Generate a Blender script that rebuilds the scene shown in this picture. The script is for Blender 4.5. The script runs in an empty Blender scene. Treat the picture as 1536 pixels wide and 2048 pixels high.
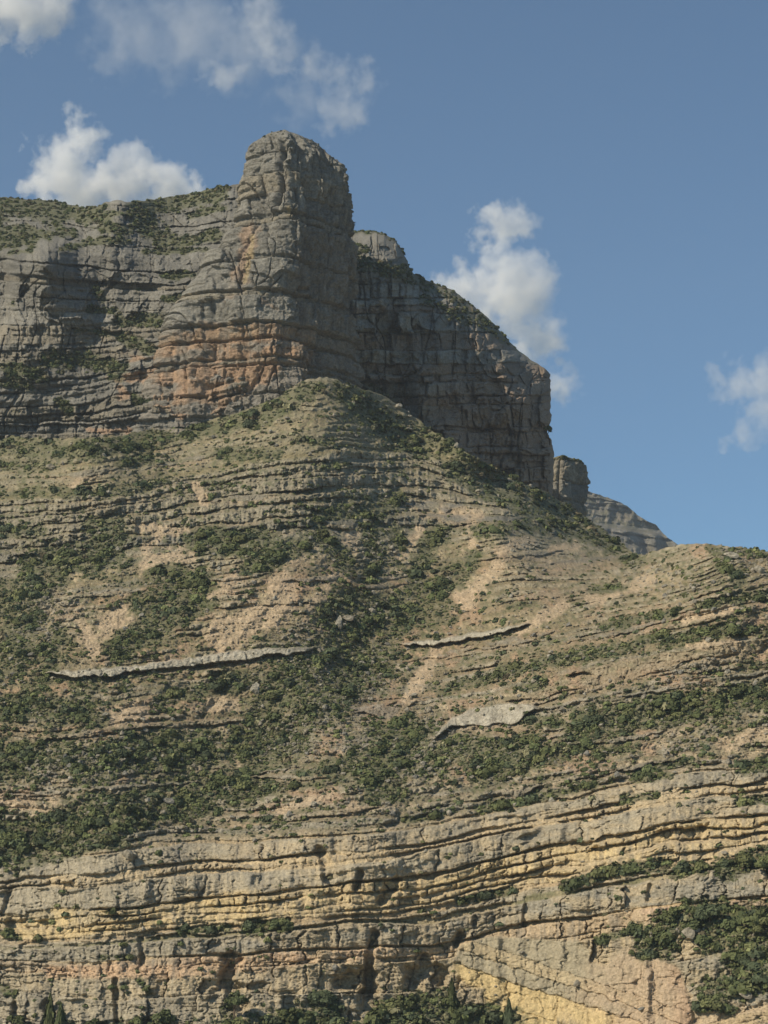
import bpy, math, time
import numpy as np
from mathutils import Vector, Matrix

T00 = time.time()
# ------------------------------------------------------------------ camera, world, sun, exposure
SC = bpy.context.scene
COL = SC.collection
FOV = math.radians(28.0)
K = math.tan(FOV / 2) / 1024.0          # tangent per photo pixel
HOR = 1900.0                            # photo row of the true horizon
PITCH = math.atan((HOR - 1024) * K)

cam = bpy.data.cameras.new('camera')
cam.sensor_fit = 'VERTICAL'
cam.angle = FOV
cam.clip_start = 1.0
cam.clip_end = 80000.0
camo = bpy.data.objects.new('camera', cam)
camo.location = (0, 0, 0)
camo.rotation_euler = (math.pi / 2 + PITCH, 0, 0)
COL.objects.link(camo)
SC.camera = camo

SUN_EL = math.radians(38)
SUN_AZ = math.radians(-57)              # measured from "behind the camera", negative = to the left
sun_vec = Vector((math.sin(SUN_AZ) * math.cos(SUN_EL), -math.cos(SUN_AZ) * math.cos(SUN_EL), math.sin(SUN_EL)))
sl = bpy.data.lights.new('sun', 'SUN')
sl.energy = 4.9
sl.angle = math.radians(0.5)
sl.color = (1.0, 0.885, 0.71)
so = bpy.data.objects.new('sun', sl)
so.rotation_euler = sun_vec.to_track_quat('Z', 'Y').to_euler()
so.location = (-300, 100, 600)
COL.objects.link(so)

W = bpy.data.worlds.new('World')
SC.world = W
W.use_nodes = True
nt = W.node_tree
nt.nodes.clear()
out = nt.nodes.new('ShaderNodeOutputWorld')
bg = nt.nodes.new('ShaderNodeBackground')
sky = nt.nodes.new('ShaderNodeTexSky')
sky.sky_type = 'NISHITA'
sky.sun_disc = False
sky.sun_elevation = SUN_EL
sky.sun_rotation = math.atan2(sun_vec.x, sun_vec.y)
sky.altitude = 1500
sky.air_density = 1.0
sky.dust_density = 0.6
sky.ozone_density = 1.6
bg.inputs['Strength'].default_value = 0.087
tint = nt.nodes.new('ShaderNodeVectorMath'); tint.operation = 'MULTIPLY'; tint.inputs[1].default_value = (0.75, 0.985, 1.06)   # colour balance put on the sky light: less red, slightly more blue
nt.links.new(sky.outputs[0], tint.inputs[0])
nt.links.new(tint.outputs[0], bg.inputs[0])
nt.links.new(bg.outputs[0], out.inputs[0])

SC.view_settings.view_transform = 'Standard'
SC.view_settings.look = 'None'
SC.view_settings.gamma = 1.0
SC.view_settings.exposure = 0.12
SC.cycles.max_bounces = 6
SC.cycles.diffuse_bounces = 2
SC.cycles.volume_bounces = 3
SC.cycles.transparent_max_bounces = 8

# ------------------------------------------------------------------ numeric helpers
def hsh(ix, iy, seed):
    ix = ix.astype(np.int64).astype(np.uint32); iy = iy.astype(np.int64).astype(np.uint32)
    h = ix * np.uint32(374761393) + iy * np.uint32(668265263) + np.uint32((seed * 2246822519) & 0xffffffff)
    h = (h ^ (h >> np.uint32(13))) * np.uint32(1274126177)
    h ^= h >> np.uint32(16)
    h = h * np.uint32(2654435761)
    h ^= h >> np.uint32(15)
    return h.astype(np.float32) * np.float32(1.0 / 4294967295.0)

def vn(x, y, seed=0):
    x = np.asarray(x, np.float32); y = np.asarray(y, np.float32)
    x, y = np.broadcast_arrays(x, y)
    ix = np.floor(x); iy = np.floor(y)
    fx = x - ix; fy = y - iy
    fx = fx * fx * (3 - 2 * fx); fy = fy * fy * (3 - 2 * fy)
    a = hsh(ix, iy, seed); b = hsh(ix + 1, iy, seed); c = hsh(ix, iy + 1, seed); d = hsh(ix + 1, iy + 1, seed)
    return ((a + (b - a) * fx) * (1 - fy) + (c + (d - c) * fx) * fy) * 2 - 1

def fbm(x, y, o=4, seed=0, g=0.5):
    r = 0; a = 1.0; n = 0.0
    for i in range(o):
        r = r + a * vn(x, y, seed + i * 31); n += a
        x = x * 2.03 + 11.3; y = y * 2.03 - 7.1; a *= g
    return r / n * 1.5

def sm(a, b, x):
    t = np.clip((x - a) / (b - a), 0, 1)
    return t * t * (3 - 2 * t)

def blur(a, n=1):
    for _ in range(n):
        p = np.pad(a, ((1, 1), (0, 0)) + ((0, 0),) * (a.ndim - 2), mode='edge')
        a = 0.25 * p[:-2] + 0.5 * p[1:-1] + 0.25 * p[2:]
        p = np.pad(a, ((0, 0), (1, 1)) + ((0, 0),) * (a.ndim - 2), mode='edge')
        a = 0.25 * p[:, :-2] + 0.5 * p[:, 1:-1] + 0.25 * p[:, 2:]
    return a

def facet(x, y, w, h, seed):
    """angular fracture faces: nearest of jittered cell points, each with a plane of its own"""
    u = x / w; v = y / h; iu = np.floor(u); iv = np.floor(v)
    best = np.full(u.shape, 9e9, np.float32); val = np.zeros(u.shape, np.float32)
    for a in (-1, 0, 1):
        for b in (-1, 0, 1):
            ca = iu + a; cb = iv + b
            dx = u - (ca + .15 + .7 * hsh(ca, cb, seed)); dy = v - (cb + .15 + .7 * hsh(ca, cb, seed + 1))
            d = np.maximum(np.abs(dx), np.abs(dy)) + .35 * (np.abs(dx) + np.abs(dy))
            vv = (hsh(ca, cb, seed + 2) - .5) * 1.3 + dx * (hsh(ca, cb, seed + 3) - .5) * 2.2 + dy * (hsh(ca, cb, seed + 4) - .5) * 1.6
            m = d < best
            best = np.where(m, d, best); val = np.where(m, vv, val)
    return val

class TPS:
    def __init__(s, pts, lam=0.0):
        P = np.array(pts, float); s.c = P[:, :2] / 500; v = P[:, 2]
        n = len(P)
        A = np.zeros((n + 3, n + 3)); A[:n, :n] = s.U(s.c, s.c) + lam * np.eye(n)
        A[:n, n] = 1; A[:n, n + 1:] = s.c; A[n, :n] = 1; A[n + 1:, :n] = s.c.T
        s.w = np.linalg.solve(A, np.concatenate([v, np.zeros(3)]))
    def U(s, a, b):
        r2 = ((a[:, None] - b[None]) ** 2).sum(-1)
        return 0.5 * r2 * np.log(r2 + 1e-9)
    def __call__(s, x, y):
        """evaluate on a coarse lattice and read it bilinearly"""
        x0, x1, y0, y1 = x.min(), x.max(), y.min(), y.max()
        st = 14.0
        nx = int((x1 - x0) / st) + 2; ny = int((y1 - y0) / st) + 2
        gx = x0 + np.arange(nx) * st; gy = y0 + np.arange(ny) * st
        X, Y = np.meshgrid(gx, gy)
        q = np.stack([X.ravel(), Y.ravel()], 1) / 500
        v = (s.U(q, s.c) @ s.w[:-3] + s.w[-3] + q @ s.w[-2:]).reshape(ny, nx)
        return bil(v, (x - x0) / st, (y - y0) / st)

def bil(v, fx, fy):
    ny, nx = v.shape[:2]
    fx = np.clip(fx, 0, nx - 1.001); fy = np.clip(fy, 0, ny - 1.001)
    ix = fx.astype(int); iy = fy.astype(int); fx = fx - ix; fy = fy - iy
    return (v[iy, ix] * (1 - fx) + v[iy, ix + 1] * fx) * (1 - fy) + (v[iy + 1, ix] * (1 - fx) + v[iy + 1, ix + 1] * fx) * fy

def pl(tab, x):
    t = np.array(tab, float)
    return np.interp(x, t[:, 0], t[:, 1])

def strokes(lst, x, y):
    """soft union of thick polylines (radius, weight, points...), on a coarse lattice"""
    x0, x1, y0, y1 = x.min(), x.max(), y.min(), y.max()
    st = 4.0
    nx = int((x1 - x0) / st) + 2; ny = int((y1 - y0) / st) + 2
    X, Y = np.meshgrid(x0 + np.arange(nx) * st, y0 + np.arange(ny) * st)
    M = np.full(X.shape, -3.0)
    for r, w, *P in lst:
        if len(P) == 1: P = [P[0], (P[0][0] + .1, P[0][1])]
        for (ax, ay), (bx, by) in zip(P[:-1], P[1:]):
            lo = (min(ax, bx) - 4 * r, max(ax, bx) + 4 * r, min(ay, by) - 4 * r, max(ay, by) + 4 * r)
            i0 = max(0, int((lo[0] - x0) / st)); i1 = min(nx, int((lo[1] - x0) / st) + 2)
            j0 = max(0, int((lo[2] - y0) / st)); j1 = min(ny, int((lo[3] - y0) / st) + 2)
            if i0 >= i1 or j0 >= j1: continue
            XX = X[j0:j1, i0:i1]; YY = Y[j0:j1, i0:i1]
            dx, dy = bx - ax, by - ay
            t = np.clip(((XX - ax) * dx + (YY - ay) * dy) / (dx * dx + dy * dy), 0, 1)
            d = np.hypot(XX - ax - t * dx, YY - ay - t * dy)
            v = (1 - d / r) + (w - 1)
            M[j0:j1, i0:i1] = np.maximum(M[j0:j1, i0:i1], v)
    return bil(M, (x - x0) / st, (y - y0) / st)

class Beds:
    """a stack of beds: lower edge of each, protrusion, colour, joint spacing, hardness"""
    def __init__(s): s.b = []; s.at = []
    def add(s, top, prot, col, w=2.0, hard=1.0, blk=0.4, var=0.3):
        s.b.append(top); s.at.append((prot, *col, w, hard, blk, var))
    def done(s):
        o = np.argsort(s.b); s.B = np.array(s.b)[o]; s.A = np.array(s.at)[o]
    def __call__(s, px, st, seed=1, skew=0.0, round_px=3.0):
        B, A = s.B, s.A
        idx = np.clip(np.searchsorted(B, st, side='right') - 1, 0, len(B) - 1)
        top = B[idx]; bot = np.append(B[1:], B[-1] + 60)[idx]
        t = bot - top; q = np.clip((st - top) / t, 0, 1)
        w = A[idx, 4] * t
        xx = (px + skew * (st - top)) / w + idx * 7.31
        c = np.floor(xx)
        def edge(k): return k + 0.75 * (hsh(k, idx, seed) - 0.5)
        e0 = edge(c); e1 = edge(c + 1)
        c = np.where(xx < e0, c - 1, np.where(xx >= e1, c + 1, c))
        e0 = edge(c); e1 = edge(c + 1)
        dx = np.minimum(xx - e0, e1 - xx) * w
        dy = np.minimum(q, 1 - q) * t
        rnd = hsh(c, idx, seed + 5) - 0.5
        rr = np.minimum(round_px * 1.1, np.minimum(t * .5, w * .3))
        m = np.clip(np.minimum(dx, dy * 1.3) / rr, 0, 1)
        rounding = 1 - (1 - m) ** 2
        return idx, t, q, rnd, dx, dy, rounding, A[idx]

def at(px, py, Y):
    """photo ray at depth Y metres -> world"""
    px = np.asarray(px, float); py = np.asarray(py, float)
    cp, sp = math.cos(PITCH), math.sin(PITCH)
    u = (px - 768) * K; v = (1024 - py) * K
    dy = cp - v * sp; dz = sp + v * cp
    return np.stack([u / dy * Y, np.broadcast_to(Y, u.shape) * 1.0, dz / dy * Y], -1)

def zrow(py, Y):
    cp, sp = math.cos(PITCH), math.sin(PITCH); v = (1024 - py) * K
    return (sp + v * cp) / (cp - v * sp) * Y

# ------------------------------------------------------------------ mesh and tag helpers
def tag(o, label, cat=None, group=None, kind=None):
    o['label'] = label
    if cat: o['category'] = cat
    if group: o['group'] = group
    if kind: o['kind'] = kind
    return o

def mesh_np(name, V, F, mat, col=None, smooth=True, link=True):
    me = bpy.data.meshes.new(name)
    V = np.ascontiguousarray(V, np.float32).reshape(-1, 3); F = np.ascontiguousarray(F, np.int32)
    n = F.shape[1]
    me.vertices.add(len(V)); me.vertices.foreach_set('co', V.ravel())
    me.loops.add(F.size); me.loops.foreach_set('vertex_index', F.ravel())
    me.polygons.add(len(F)); me.polygons.foreach_set('loop_start', np.arange(0, F.size, n, dtype=np.int32))
    try: me.polygons.foreach_set('loop_total', np.full(len(F), n, np.int32))
    except Exception: pass
    me.polygons.foreach_set('use_smooth', np.full(len(F), smooth, bool))
    me.update(calc_edges=True)
    if col is not None:
        a = me.color_attributes.new('Col', 'FLOAT_COLOR', 'POINT')
        c = np.ones((len(V), 4), np.float32); c[:, :3] = np.clip(col.reshape(-1, 3), 0.003, 0.9)
        a.data.foreach_set('color', c.ravel())
    me.materials.append(mat)
    o = bpy.data.objects.new(name, me)
    if link: COL.objects.link(o)
    return o

def grid_faces(ny, nx, wrap=False):
    j, i = np.meshgrid(np.arange(ny - 1), np.arange(nx if wrap else nx - 1), indexing='ij')
    i2 = (i + 1) % nx
    return np.stack([j * nx + i, (j + 1) * nx + i, (j + 1) * nx + i2, j * nx + i2], -1).reshape(-1, 4)

# ------------------------------------------------------------------ materials
def rock_mat(name, scale=1.0, bump=0.5, amp=0.35):
    m = bpy.data.materials.new(name); m.use_nodes = True
    t = m.node_tree; N = t.nodes; L = t.links
    b = N['Principled BSDF']; b.inputs['Roughness'].default_value = 0.95
    b.inputs['Specular IOR Level'].default_value = 0.15
    a = N.new('ShaderNodeAttribute'); a.attribute_name = 'Col'
    tc = N.new('ShaderNodeTexCoord')
    n1 = N.new('ShaderNodeTexNoise'); n1.inputs['Scale'].default_value = 1.1 * scale; n1.inputs['Detail'].default_value = 7; n1.inputs['Roughness'].default_value = 0.68
    L.new(tc.outputs['Object'], n1.inputs['Vector'])
    mp = N.new('ShaderNodeMapping'); mp.inputs['Scale'].default_value = (1.3, 1.3, 0.12)
    L.new(tc.outputs['Object'], mp.inputs['Vector'])
    n2 = N.new('ShaderNodeTexNoise'); n2.inputs['Scale'].default_value = 0.8 * scale; n2.inputs['Detail'].default_value = 5
    L.new(mp.outputs[0], n2.inputs['Vector'])
    mr = N.new('ShaderNodeMapRange'); mr.inputs['From Min'].default_value = 0.3; mr.inputs['From Max'].default_value = 0.7
    mr.inputs['To Min'].default_value = 1 - amp; mr.inputs['To Max'].default_value = 1 + amp
    L.new(n1.outputs['Fac'], mr.inputs['Value'])
    mr2 = N.new('ShaderNodeMapRange'); mr2.inputs['From Min'].default_value = 0.3; mr2.inputs['From Max'].default_value = 0.7
    mr2.inputs['To Min'].default_value = 0.84; mr2.inputs['To Max'].default_value = 1.12
    L.new(n2.outputs['Fac'], mr2.inputs['Value'])
    mu = N.new('ShaderNodeMath'); mu.operation = 'MULTIPLY'
    L.new(mr.outputs[0], mu.inputs[0]); L.new(mr2.outputs[0], mu.inputs[1])
    vm = N.new('ShaderNodeVectorMath'); vm.operation = 'SCALE'
    L.new(a.outputs['Color'], vm.inputs[0]); L.new(mu.outputs[0], vm.inputs['Scale'])
    L.new(vm.outputs[0], b.inputs['Base Color'])
    n3 = N.new('ShaderNodeTexNoise'); n3.inputs['Scale'].default_value = 0.9 * scale; n3.inputs['Detail'].default_value = 9; n3.inputs['Roughness'].default_value = 0.7
    mp3 = N.new('ShaderNodeMapping'); mp3.inputs['Scale'].default_value = (1, 1, 1.8)
    L.new(tc.outputs['Object'], mp3.inputs['Vector']); L.new(mp3.outputs[0], n3.inputs['Vector'])
    bp = N.new('ShaderNodeBump'); bp.inputs['Strength'].default_value = 1.0; bp.inputs['Distance'].default_value = bump / scale
    L.new(n3.outputs['Fac'], bp.inputs['Height']); L.new(bp.outputs[0], b.inputs['Normal'])
    return m

M_ROCK = rock_mat('limestone', 1.0, 1.2)
M_HILL = rock_mat('bedded_slope', 1.3, 1.0)
M_FAR = rock_mat('far_rock', 0.12, 0.8)

def leaf_mat():
    m = bpy.data.materials.new('foliage'); m.use_nodes = True
    t = m.node_tree; N = t.nodes; L = t.links
    b = N['Principled BSDF']; b.inputs['Roughness'].default_value = 0.8
    b.inputs['Specular IOR Level'].default_value = 0.2
    a = N.new('ShaderNodeAttribute'); a.attribute_name = 'Col'
    oi = N.new('ShaderNodeObjectInfo')
    mr = N.new('ShaderNodeMapRange'); mr.inputs['To Min'].default_value = 0.75; mr.inputs['To Max'].default_value = 1.25
    L.new(oi.outputs['Random'], mr.inputs['Value'])
    vm = N.new('ShaderNodeVectorMath'); vm.operation = 'SCALE'
    L.new(a.outputs['Color'], vm.inputs[0]); L.new(mr.outputs[0], vm.inputs['Scale'])
    L.new(vm.outputs[0], b.inputs['Base Color'])
    return m
M_LEAF = leaf_mat()

def plain(name, col, scale=3.0):
    m = bpy.data.materials.new(name); m.use_nodes = True
    N = m.node_tree.nodes; L = m.node_tree.links
    b = N['Principled BSDF']; b.inputs['Roughness'].default_value = 0.9
    tc = N.new('ShaderNodeTexCoord'); n = N.new('ShaderNodeTexNoise'); n.inputs['Scale'].default_value = scale; n.inputs['Detail'].default_value = 6
    L.new(tc.outputs['Object'], n.inputs['Vector'])
    r = N.new('ShaderNodeMix'); r.data_type = 'RGBA'
    r.inputs[6].default_value = (*[c * 0.6 for c in col], 1); r.inputs[7].default_value = (*[min(1, c * 1.4) for c in col], 1)
    L.new(n.outputs['Fac'], r.inputs[0]); L.new(r.outputs[2], b.inputs['Base Color'])
    return m
M_BARK = plain('bark', (0.12, 0.085, 0.055), 4)
M_GROUND = plain('valley_floor', (0.16, 0.14, 0.08), 0.05)

# palette (linear albedo)
GREY = np.array((0.250, 0.236, 0.198)); GREYW = np.array((0.315, 0.280, 0.212)); DGREY = np.array((0.155, 0.150, 0.132))
PALE = np.array((0.40, 0.365, 0.285)); TAN = np.array((0.42, 0.340, 0.222)); YEL = np.array((0.48, 0.380, 0.215))
ORG = np.array((0.41, 0.272, 0.172)); SOIL = np.array((0.34, 0.26, 0.165)); PINK = np.array((0.43, 0.320, 0.225))
GRN = np.array((0.105, 0.115, 0.054)); OLIVE = np.array((0.158, 0.150, 0.088)); BROWN = np.array((0.22, 0.17, 0.12))

# ------------------------------------------------------------------ the hillside: traced controls
TOP = [(-260, 868), (0, 872), (100, 878), (180, 876), (250, 868), (310, 856), (380, 850), (440, 834), (500, 815), (560, 793), (600, 765),
       (640, 752), (680, 762), (720, 776), (780, 798), (840, 842), (900, 884), (960, 920), (1040, 962), (1100, 990), (1150, 1018),
       (1200, 1053), (1240, 1084), (1272, 1110), (1300, 1106), (1345, 1091), (1400, 1087), (1480, 1094), (1536, 1103), (1800, 1135)]
BOT = 2330.0
D = []
for py, Y in [(2330, 470), (2048, 518), (1850, 530), (1650, 548), (1400, 603), (1200, 662), (1050, 712), (900, 752)]:
    for px, o in [(-260, 10), (200, 0), (640, -2), (1000, 4)]:
        D.append((px, py, Y + o))
D += [(640, 750, 800), (300, 860, 812), (0, 872, 820), (-260, 870, 826), (500, 812, 802), (760, 790, 826), (850, 850, 842), (1000, 945, 866), (1150, 1018, 886), (1260, 1100, 892),
      (1100, 1050, 790), (1190, 1090, 790), (1290, 1107, 760),
      (1400, 1090, 640), (1536, 1105, 625), (1800, 1135, 600), (1340, 1100, 672), (1250, 1150, 672),
      (1300, 1250, 612), (1536, 1300, 578), (1800, 1300, 560), (1300, 1450, 572), (1536, 1450, 556), (1800, 1450, 540), (1300, 1650, 532), (1536, 1650, 525), (1800, 1650, 512),
      (1300, 1850, 512), (1536, 1850, 500), (1800, 1850, 490), (1300, 2048, 500), (1536, 2048, 486), (1800, 2048, 476), (1300, 2330, 462), (1800, 2330, 440),
      (960, 1120, 722), (860, 1200, 694), (700, 1330, 650), (560, 1480, 606), (330, 1600, 574), (100, 1690, 556)]
DEPTH = TPS(D, 0.02)

LN = {918: [(-260, 1030), (0, 1015), (200, 1000), (400, 957), (600, 925), (768, 918), (850, 914), (930, 945)],
      800: [(-260, 920), (0, 905), (300, 870), (500, 825), (600, 804), (768, 800)],
      1000: [(-260, 1090), (0, 1078), (200, 1055), (400, 1030), (600, 1010), (800, 1000), (940, 1012), (1100, 1040), (1250, 1085)],
      1140: [(-260, 1230), (0, 1212), (160, 1190), (400, 1165), (550, 1150), (768, 1142), (900, 1130), (1040, 1103), (1240, 1112), (1400, 1090)],
      1290: [(-260, 1385), (95, 1350), (280, 1335), (400, 1318), (500, 1303), (620, 1300), (803, 1288), (900, 1276), (1049, 1249), (1193, 1222), (1314, 1202), (1480, 1156), (1700, 1120)],
      1415: [(-260, 1510), (85, 1475), (250, 1458), (480, 1440), (700, 1420), (850, 1398), (1000, 1370), (1200, 1325), (1536, 1270), (1750, 1240)],
      1600: [(-260, 1640), (0, 1625), (330, 1610), (560, 1606), (800, 1595), (1000, 1562), (1180, 1530), (1536, 1490), (1750, 1470)],
      1690: [(-260, 1765), (0, 1755), (200, 1748), (500, 1725), (700, 1702), (830, 1688), (910, 1667), (1270, 1600), (1536, 1558), (1750, 1530)],
      1790: [(-260, 1855), (0, 1852), (250, 1838), (500, 1815), (700, 1793), (900, 1765), (1100, 1722), (1340, 1672), (1536, 1650), (1750, 1635)],
      1870: [(-260, 1915), (0, 1913), (250, 1908), (450, 1890), (740, 1874), (900, 1862), (1150, 1815), (1350, 1792), (1536, 1772), (1750, 1760)],
      2000: [(-260, 1990), (0, 1988), (400, 2000), (768, 2000), (1000, 1985), (1536, 1900), (1750, 1880)],
      2300: [(-260, 2290), (400, 2300), (1000, 2290), (1700, 2220)]}
OP = [(x, y, s - y) for s, P in LN.items() for x, y in P]
SOFF = TPS(OP, 0.01)

VEG = [  # radius, weight, points: thick scrub as it lies in the place
 (24, 1.1, (-200, 895), (0, 892), (120, 902), (250, 892), (330, 872)), (20, 1.1, (330, 872), (450, 852), (560, 812), (610, 785)), (18, .9, (640, 775), (600, 800), (500, 850)),
 (18, .8, (-100, 935), (0, 930), (110, 932)), (16, .9, (240, 925), (300, 915)), (15, 1, (440, 908), (550, 908)), (16, .8, (0, 985), (130, 985), (240, 985), (330, 960)),
 (30, 1.1, (690, 785), (760, 845)), (36, 1.1, (780, 860), (835, 890)), (30, 1.1, (850, 862), (930, 905), (1000, 955), (1100, 1008)), (28, 1.1, (1100, 1010), (1200, 1068), (1270, 1118)),
 (30, .9, (900, 930), (1020, 1000), (1160, 1070)), (22, .8, (1100, 1010), (1180, 1060)), (13, .8, (640, 935), (700, 930)), (10, .8, (600, 880), (660, 884)),
 (14, 1, (0, 1065), (80, 1062)), (18, 1, (180, 1050), (240, 1045)), (34, 1, (230, 1075), (150, 1110), (60, 1130)), (26, 1, (230, 1100), (180, 1130)),
 (30, 1.2, (400, 1085), (470, 1085), (540, 1090)), (20, 1.1, (490, 1145), (560, 1115), (640, 1070)), (24, 1.2, (715, 1040), (760, 1015), (790, 1002)),
 (22, 1, (690, 1020), (640, 1035)), (26, .8, (660, 1085), (690, 1120)), (30, .9, (745, 1060), (755, 1120), (730, 1180)), (22, 1, (880, 1065), (850, 1110), (830, 1160)),
 (16, 1, (790, 1060), (800, 1090)), (24, 1, (960, 1065), (1010, 1050)), (18, .9, (950, 1110), (930, 1150)), (20, .8, (1020, 1045), (1100, 1060)),
 (34, 1.1, (900, 1160), (850, 1200), (790, 1230)), (38, 1.1, (880, 1215), (800, 1240), (720, 1255)), (40, 1.0, (800, 1215), (700, 1190), (660, 1230)),
 (55, 1.05, (700, 1290), (620, 1330), (560, 1370)), (55, 1.0, (760, 1310), (700, 1370), (620, 1420)), (50, .95, (560, 1400), (480, 1490), (560, 1450)), (40, .9, (600, 1480), (500, 1520)),
 (40, 1.05, (110, 1150), (30, 1190), (-80, 1220)), (45, 1.05, (60, 1240), (0, 1290), (-150, 1320)), (30, 1.05, (-60, 1370), (30, 1330), (110, 1270)), (26, 1, (110, 1320), (60, 1380)),
 (36, 1.1, (280, 1205), (330, 1185), (400, 1165)), (30, 1.1, (240, 1300), (320, 1250), (400, 1205)), (18, 1, (370, 1140), (300, 1150)),
 (32, 1.0, (-100, 1420), (80, 1415), (190, 1440)), (20, 1, (150, 1375), (220, 1350), (250, 1370)), (48, 1.0, (-150, 1530), (60, 1510), (220, 1520), (400, 1500)), (30, .9, (250, 1480), (420, 1475)),
 (20, .9, (320, 1400), (400, 1380), (480, 1370)), (22, .8, (500, 1340), (420, 1375)),
 (46, 1.25, (-60, 1700), (60, 1678), (200, 1640), (300, 1610), (400, 1590)), (34, 1.25, (400, 1590), (490, 1560)), (22, 1, (460, 1600), (540, 1580), (640, 1545)), (18, 1, (130, 1700), (240, 1680)),
 (34, .95, (640, 1550), (740, 1520), (850, 1460)), (34, 1.0, (740, 1560), (850, 1520), (920, 1500)), (26, .95, (760, 1460), (820, 1440)), (20, .9, (740, 1600), (800, 1585)),
 (34, 1.1, (900, 1500), (1000, 1510), (1060, 1490)), (22, 1.1, (960, 1550), (1060, 1520), (1130, 1500)), (14, 1, (1040, 1440), (1120, 1445)),
 (32, 1.2, (1160, 1450), (1250, 1430), (1350, 1412), (1450, 1405)), (30, 1.1, (1440, 1400), (1536, 1385), (1700, 1370)), (20, 1.1, (1130, 1500), (1200, 1480), (1260, 1470)), (13, 1, (1290, 1440), (1340, 1430)),
 (15, 1, (1190, 1510), (1270, 1490)), (14, .9, (1280, 1545), (1380, 1520)), (12, .9, (1040, 1605), (1110, 1590), (1190, 1570)), (10, .9, (1270, 1560), (1340, 1550)),
 (13, 1, (880, 1385), (960, 1360), (1060, 1335)), (16, 1, (1000, 1345), (1120, 1320), (1240, 1300)), (12, 1, (1230, 1300), (1330, 1270)), (14, 1, (1330, 1290), (1440, 1260), (1536, 1265), (1700, 1250)),
 (14, .9, (1210, 1255), (1290, 1235), (1350, 1225)), (14, .9, (1400, 1210), (1500, 1195), (1600, 1180)), (24, .9, (1440, 1130), (1480, 1150)), (14, .9, (1420, 1100), (1480, 1105)), (12, 1, (1500, 1104), (1600, 1110)),
 (12, .8, (1180, 1180), (1250, 1175)), (10, .8, (1020, 1215), (1060, 1205)), (14, 1, (1080, 1370), (1060, 1375)),
 (20, 1, (1490, 1535), (1600, 1525)), (12, .9, (1250, 1600), (1310, 1590)), (14, .9, (1480, 1600), (1536, 1600)), (12, .9, (960, 1620), (1030, 1605)), (10, .8, (800, 1640), (870, 1635)),
 (13, 1.1, (1130, 1772), (1180, 1758), (1230, 1740)), (15, 1.1, (1230, 1742), (1290, 1735), (1330, 1735)), (16, 1.1, (1350, 1745), (1400, 1735)), (22, 1.2, (1450, 1740), (1500, 1720), (1600, 1710)),
 (9, 1, (920, 1800), (970, 1795), (1030, 1780)), (11, 1, (1200, 1880), (1240, 1868), (1270, 1855)), (34, 1.2, (1300, 1880), (1370, 1840), (1430, 1825)), (36, 1.2, (1420, 1870), (1480, 1850), (1600, 1830)),
 (22, 1, (1290, 1905), (1340, 1900)), (34, 1.2, (1470, 1920), (1536, 1910), (1650, 1900)), (30, 1.1, (1420, 1985), (1480, 1970), (1600, 1960)), (14, 1, (1400, 2010), (1460, 2020)),
 (30, 1.3, (430, 2075), (600, 2050), (680, 2060)), (22, 1.3, (640, 2010), (670, 2040)), (34, 1.3, (740, 2060), (800, 2025), (880, 2015)), (30, 1.3, (880, 2030), (960, 2040), (1020, 2050)), (60, 1.3, (-200, 2150), (300, 2120), (1060, 2130)),
 (22, 1.2, (60, 2070), (330, 2060)), (12, 1, (470, 1990), (450, 2020)), (15, 1.1, (500, 1858), (570, 1848)), (10, .9, (360, 1862), (460, 1858)), (9, .9, (0, 1865), (40, 1875)), (8, .8, (200, 1915), (260, 1915)),
 (12, .9, (30, 1990), (10, 1980)), (8, 1, (280, 1960), (300, 1985)), (10, .9, (0, 1720), (80, 1716), (120, 1720)), (8, .8, (480, 1640), (560, 1640)),
]
SOILP = [(11, 1.1, (840, 1060), (800, 1110)), (13, 1.1, (480, 1150), (400, 1200)), (14, 1.0, (1000, 1130), (950, 1180)), (12, 1.0, (880, 1290), (810, 1400)), (13, 1.0, (1130, 1210), (1040, 1260)), (12, .9, (160, 960), (120, 990)), (12, 1.0, (330, 1060), (290, 1100)), (14, 1.0, (1300, 1160), (1180, 1200)), (12, 1.0, (1060, 1080), (1000, 1100)), (11, 1.0, (660, 1590), (560, 1620)), (11, 1.0, (120, 1590), (60, 1640)), (14, 1.2, (595, 1112), (632, 1070)), (15, 1.2, (702, 1075), (700, 1100)), (10, 1.2, (492, 1112), (505, 1100)), (26, 1, (300, 1135), (370, 1110)), (30, 1.2, (565, 1180), (545, 1225), (450, 1262)),
 (22, 1.2, (672, 1165), (640, 1218)), (20, 1.2, (215, 1250), (250, 1225)), (9, 1.2, (942, 1040), (945, 1100)), (12, 1.3, (425, 1410), (468, 1408)), (20, 1.2, (215, 1435), (275, 1425)), (24, .9, (170, 1260), (190, 1300)),
 (22, 1, (940, 1200), (920, 1180)), (9, 1.2, (1370, 1240), (1470, 1215)), (18, 1.3, (1400, 2040), (1480, 2032), (1600, 2020)), (26, 1.1, (1290, 1950), (1360, 1990)), (12, 1, (890, 1020), (960, 1030)),
 (8, 1.2, (860, 1100), (840, 1120)), (12, 1, (410, 1270), (470, 1290)), (20, .9, (820, 1390), (850, 1350)), (9, 1.1, (380, 1390), (410, 1370)), (10, 1, (1150, 1090), (1100, 1100)), (14, .9, (1370, 1290), (1470, 1290)),
 (12, 1.2, (390, 975), (408, 1000)), (12, 1, (280, 1055), (380, 1065)), (16, .9, (700, 1620), (760, 1600)), (12, 1.1, (1060, 1490), (1040, 1500)), (18, .9, (1440, 1490), (1536, 1460)), (14, 1.1, (0, 1605), (60, 1608))]
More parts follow.
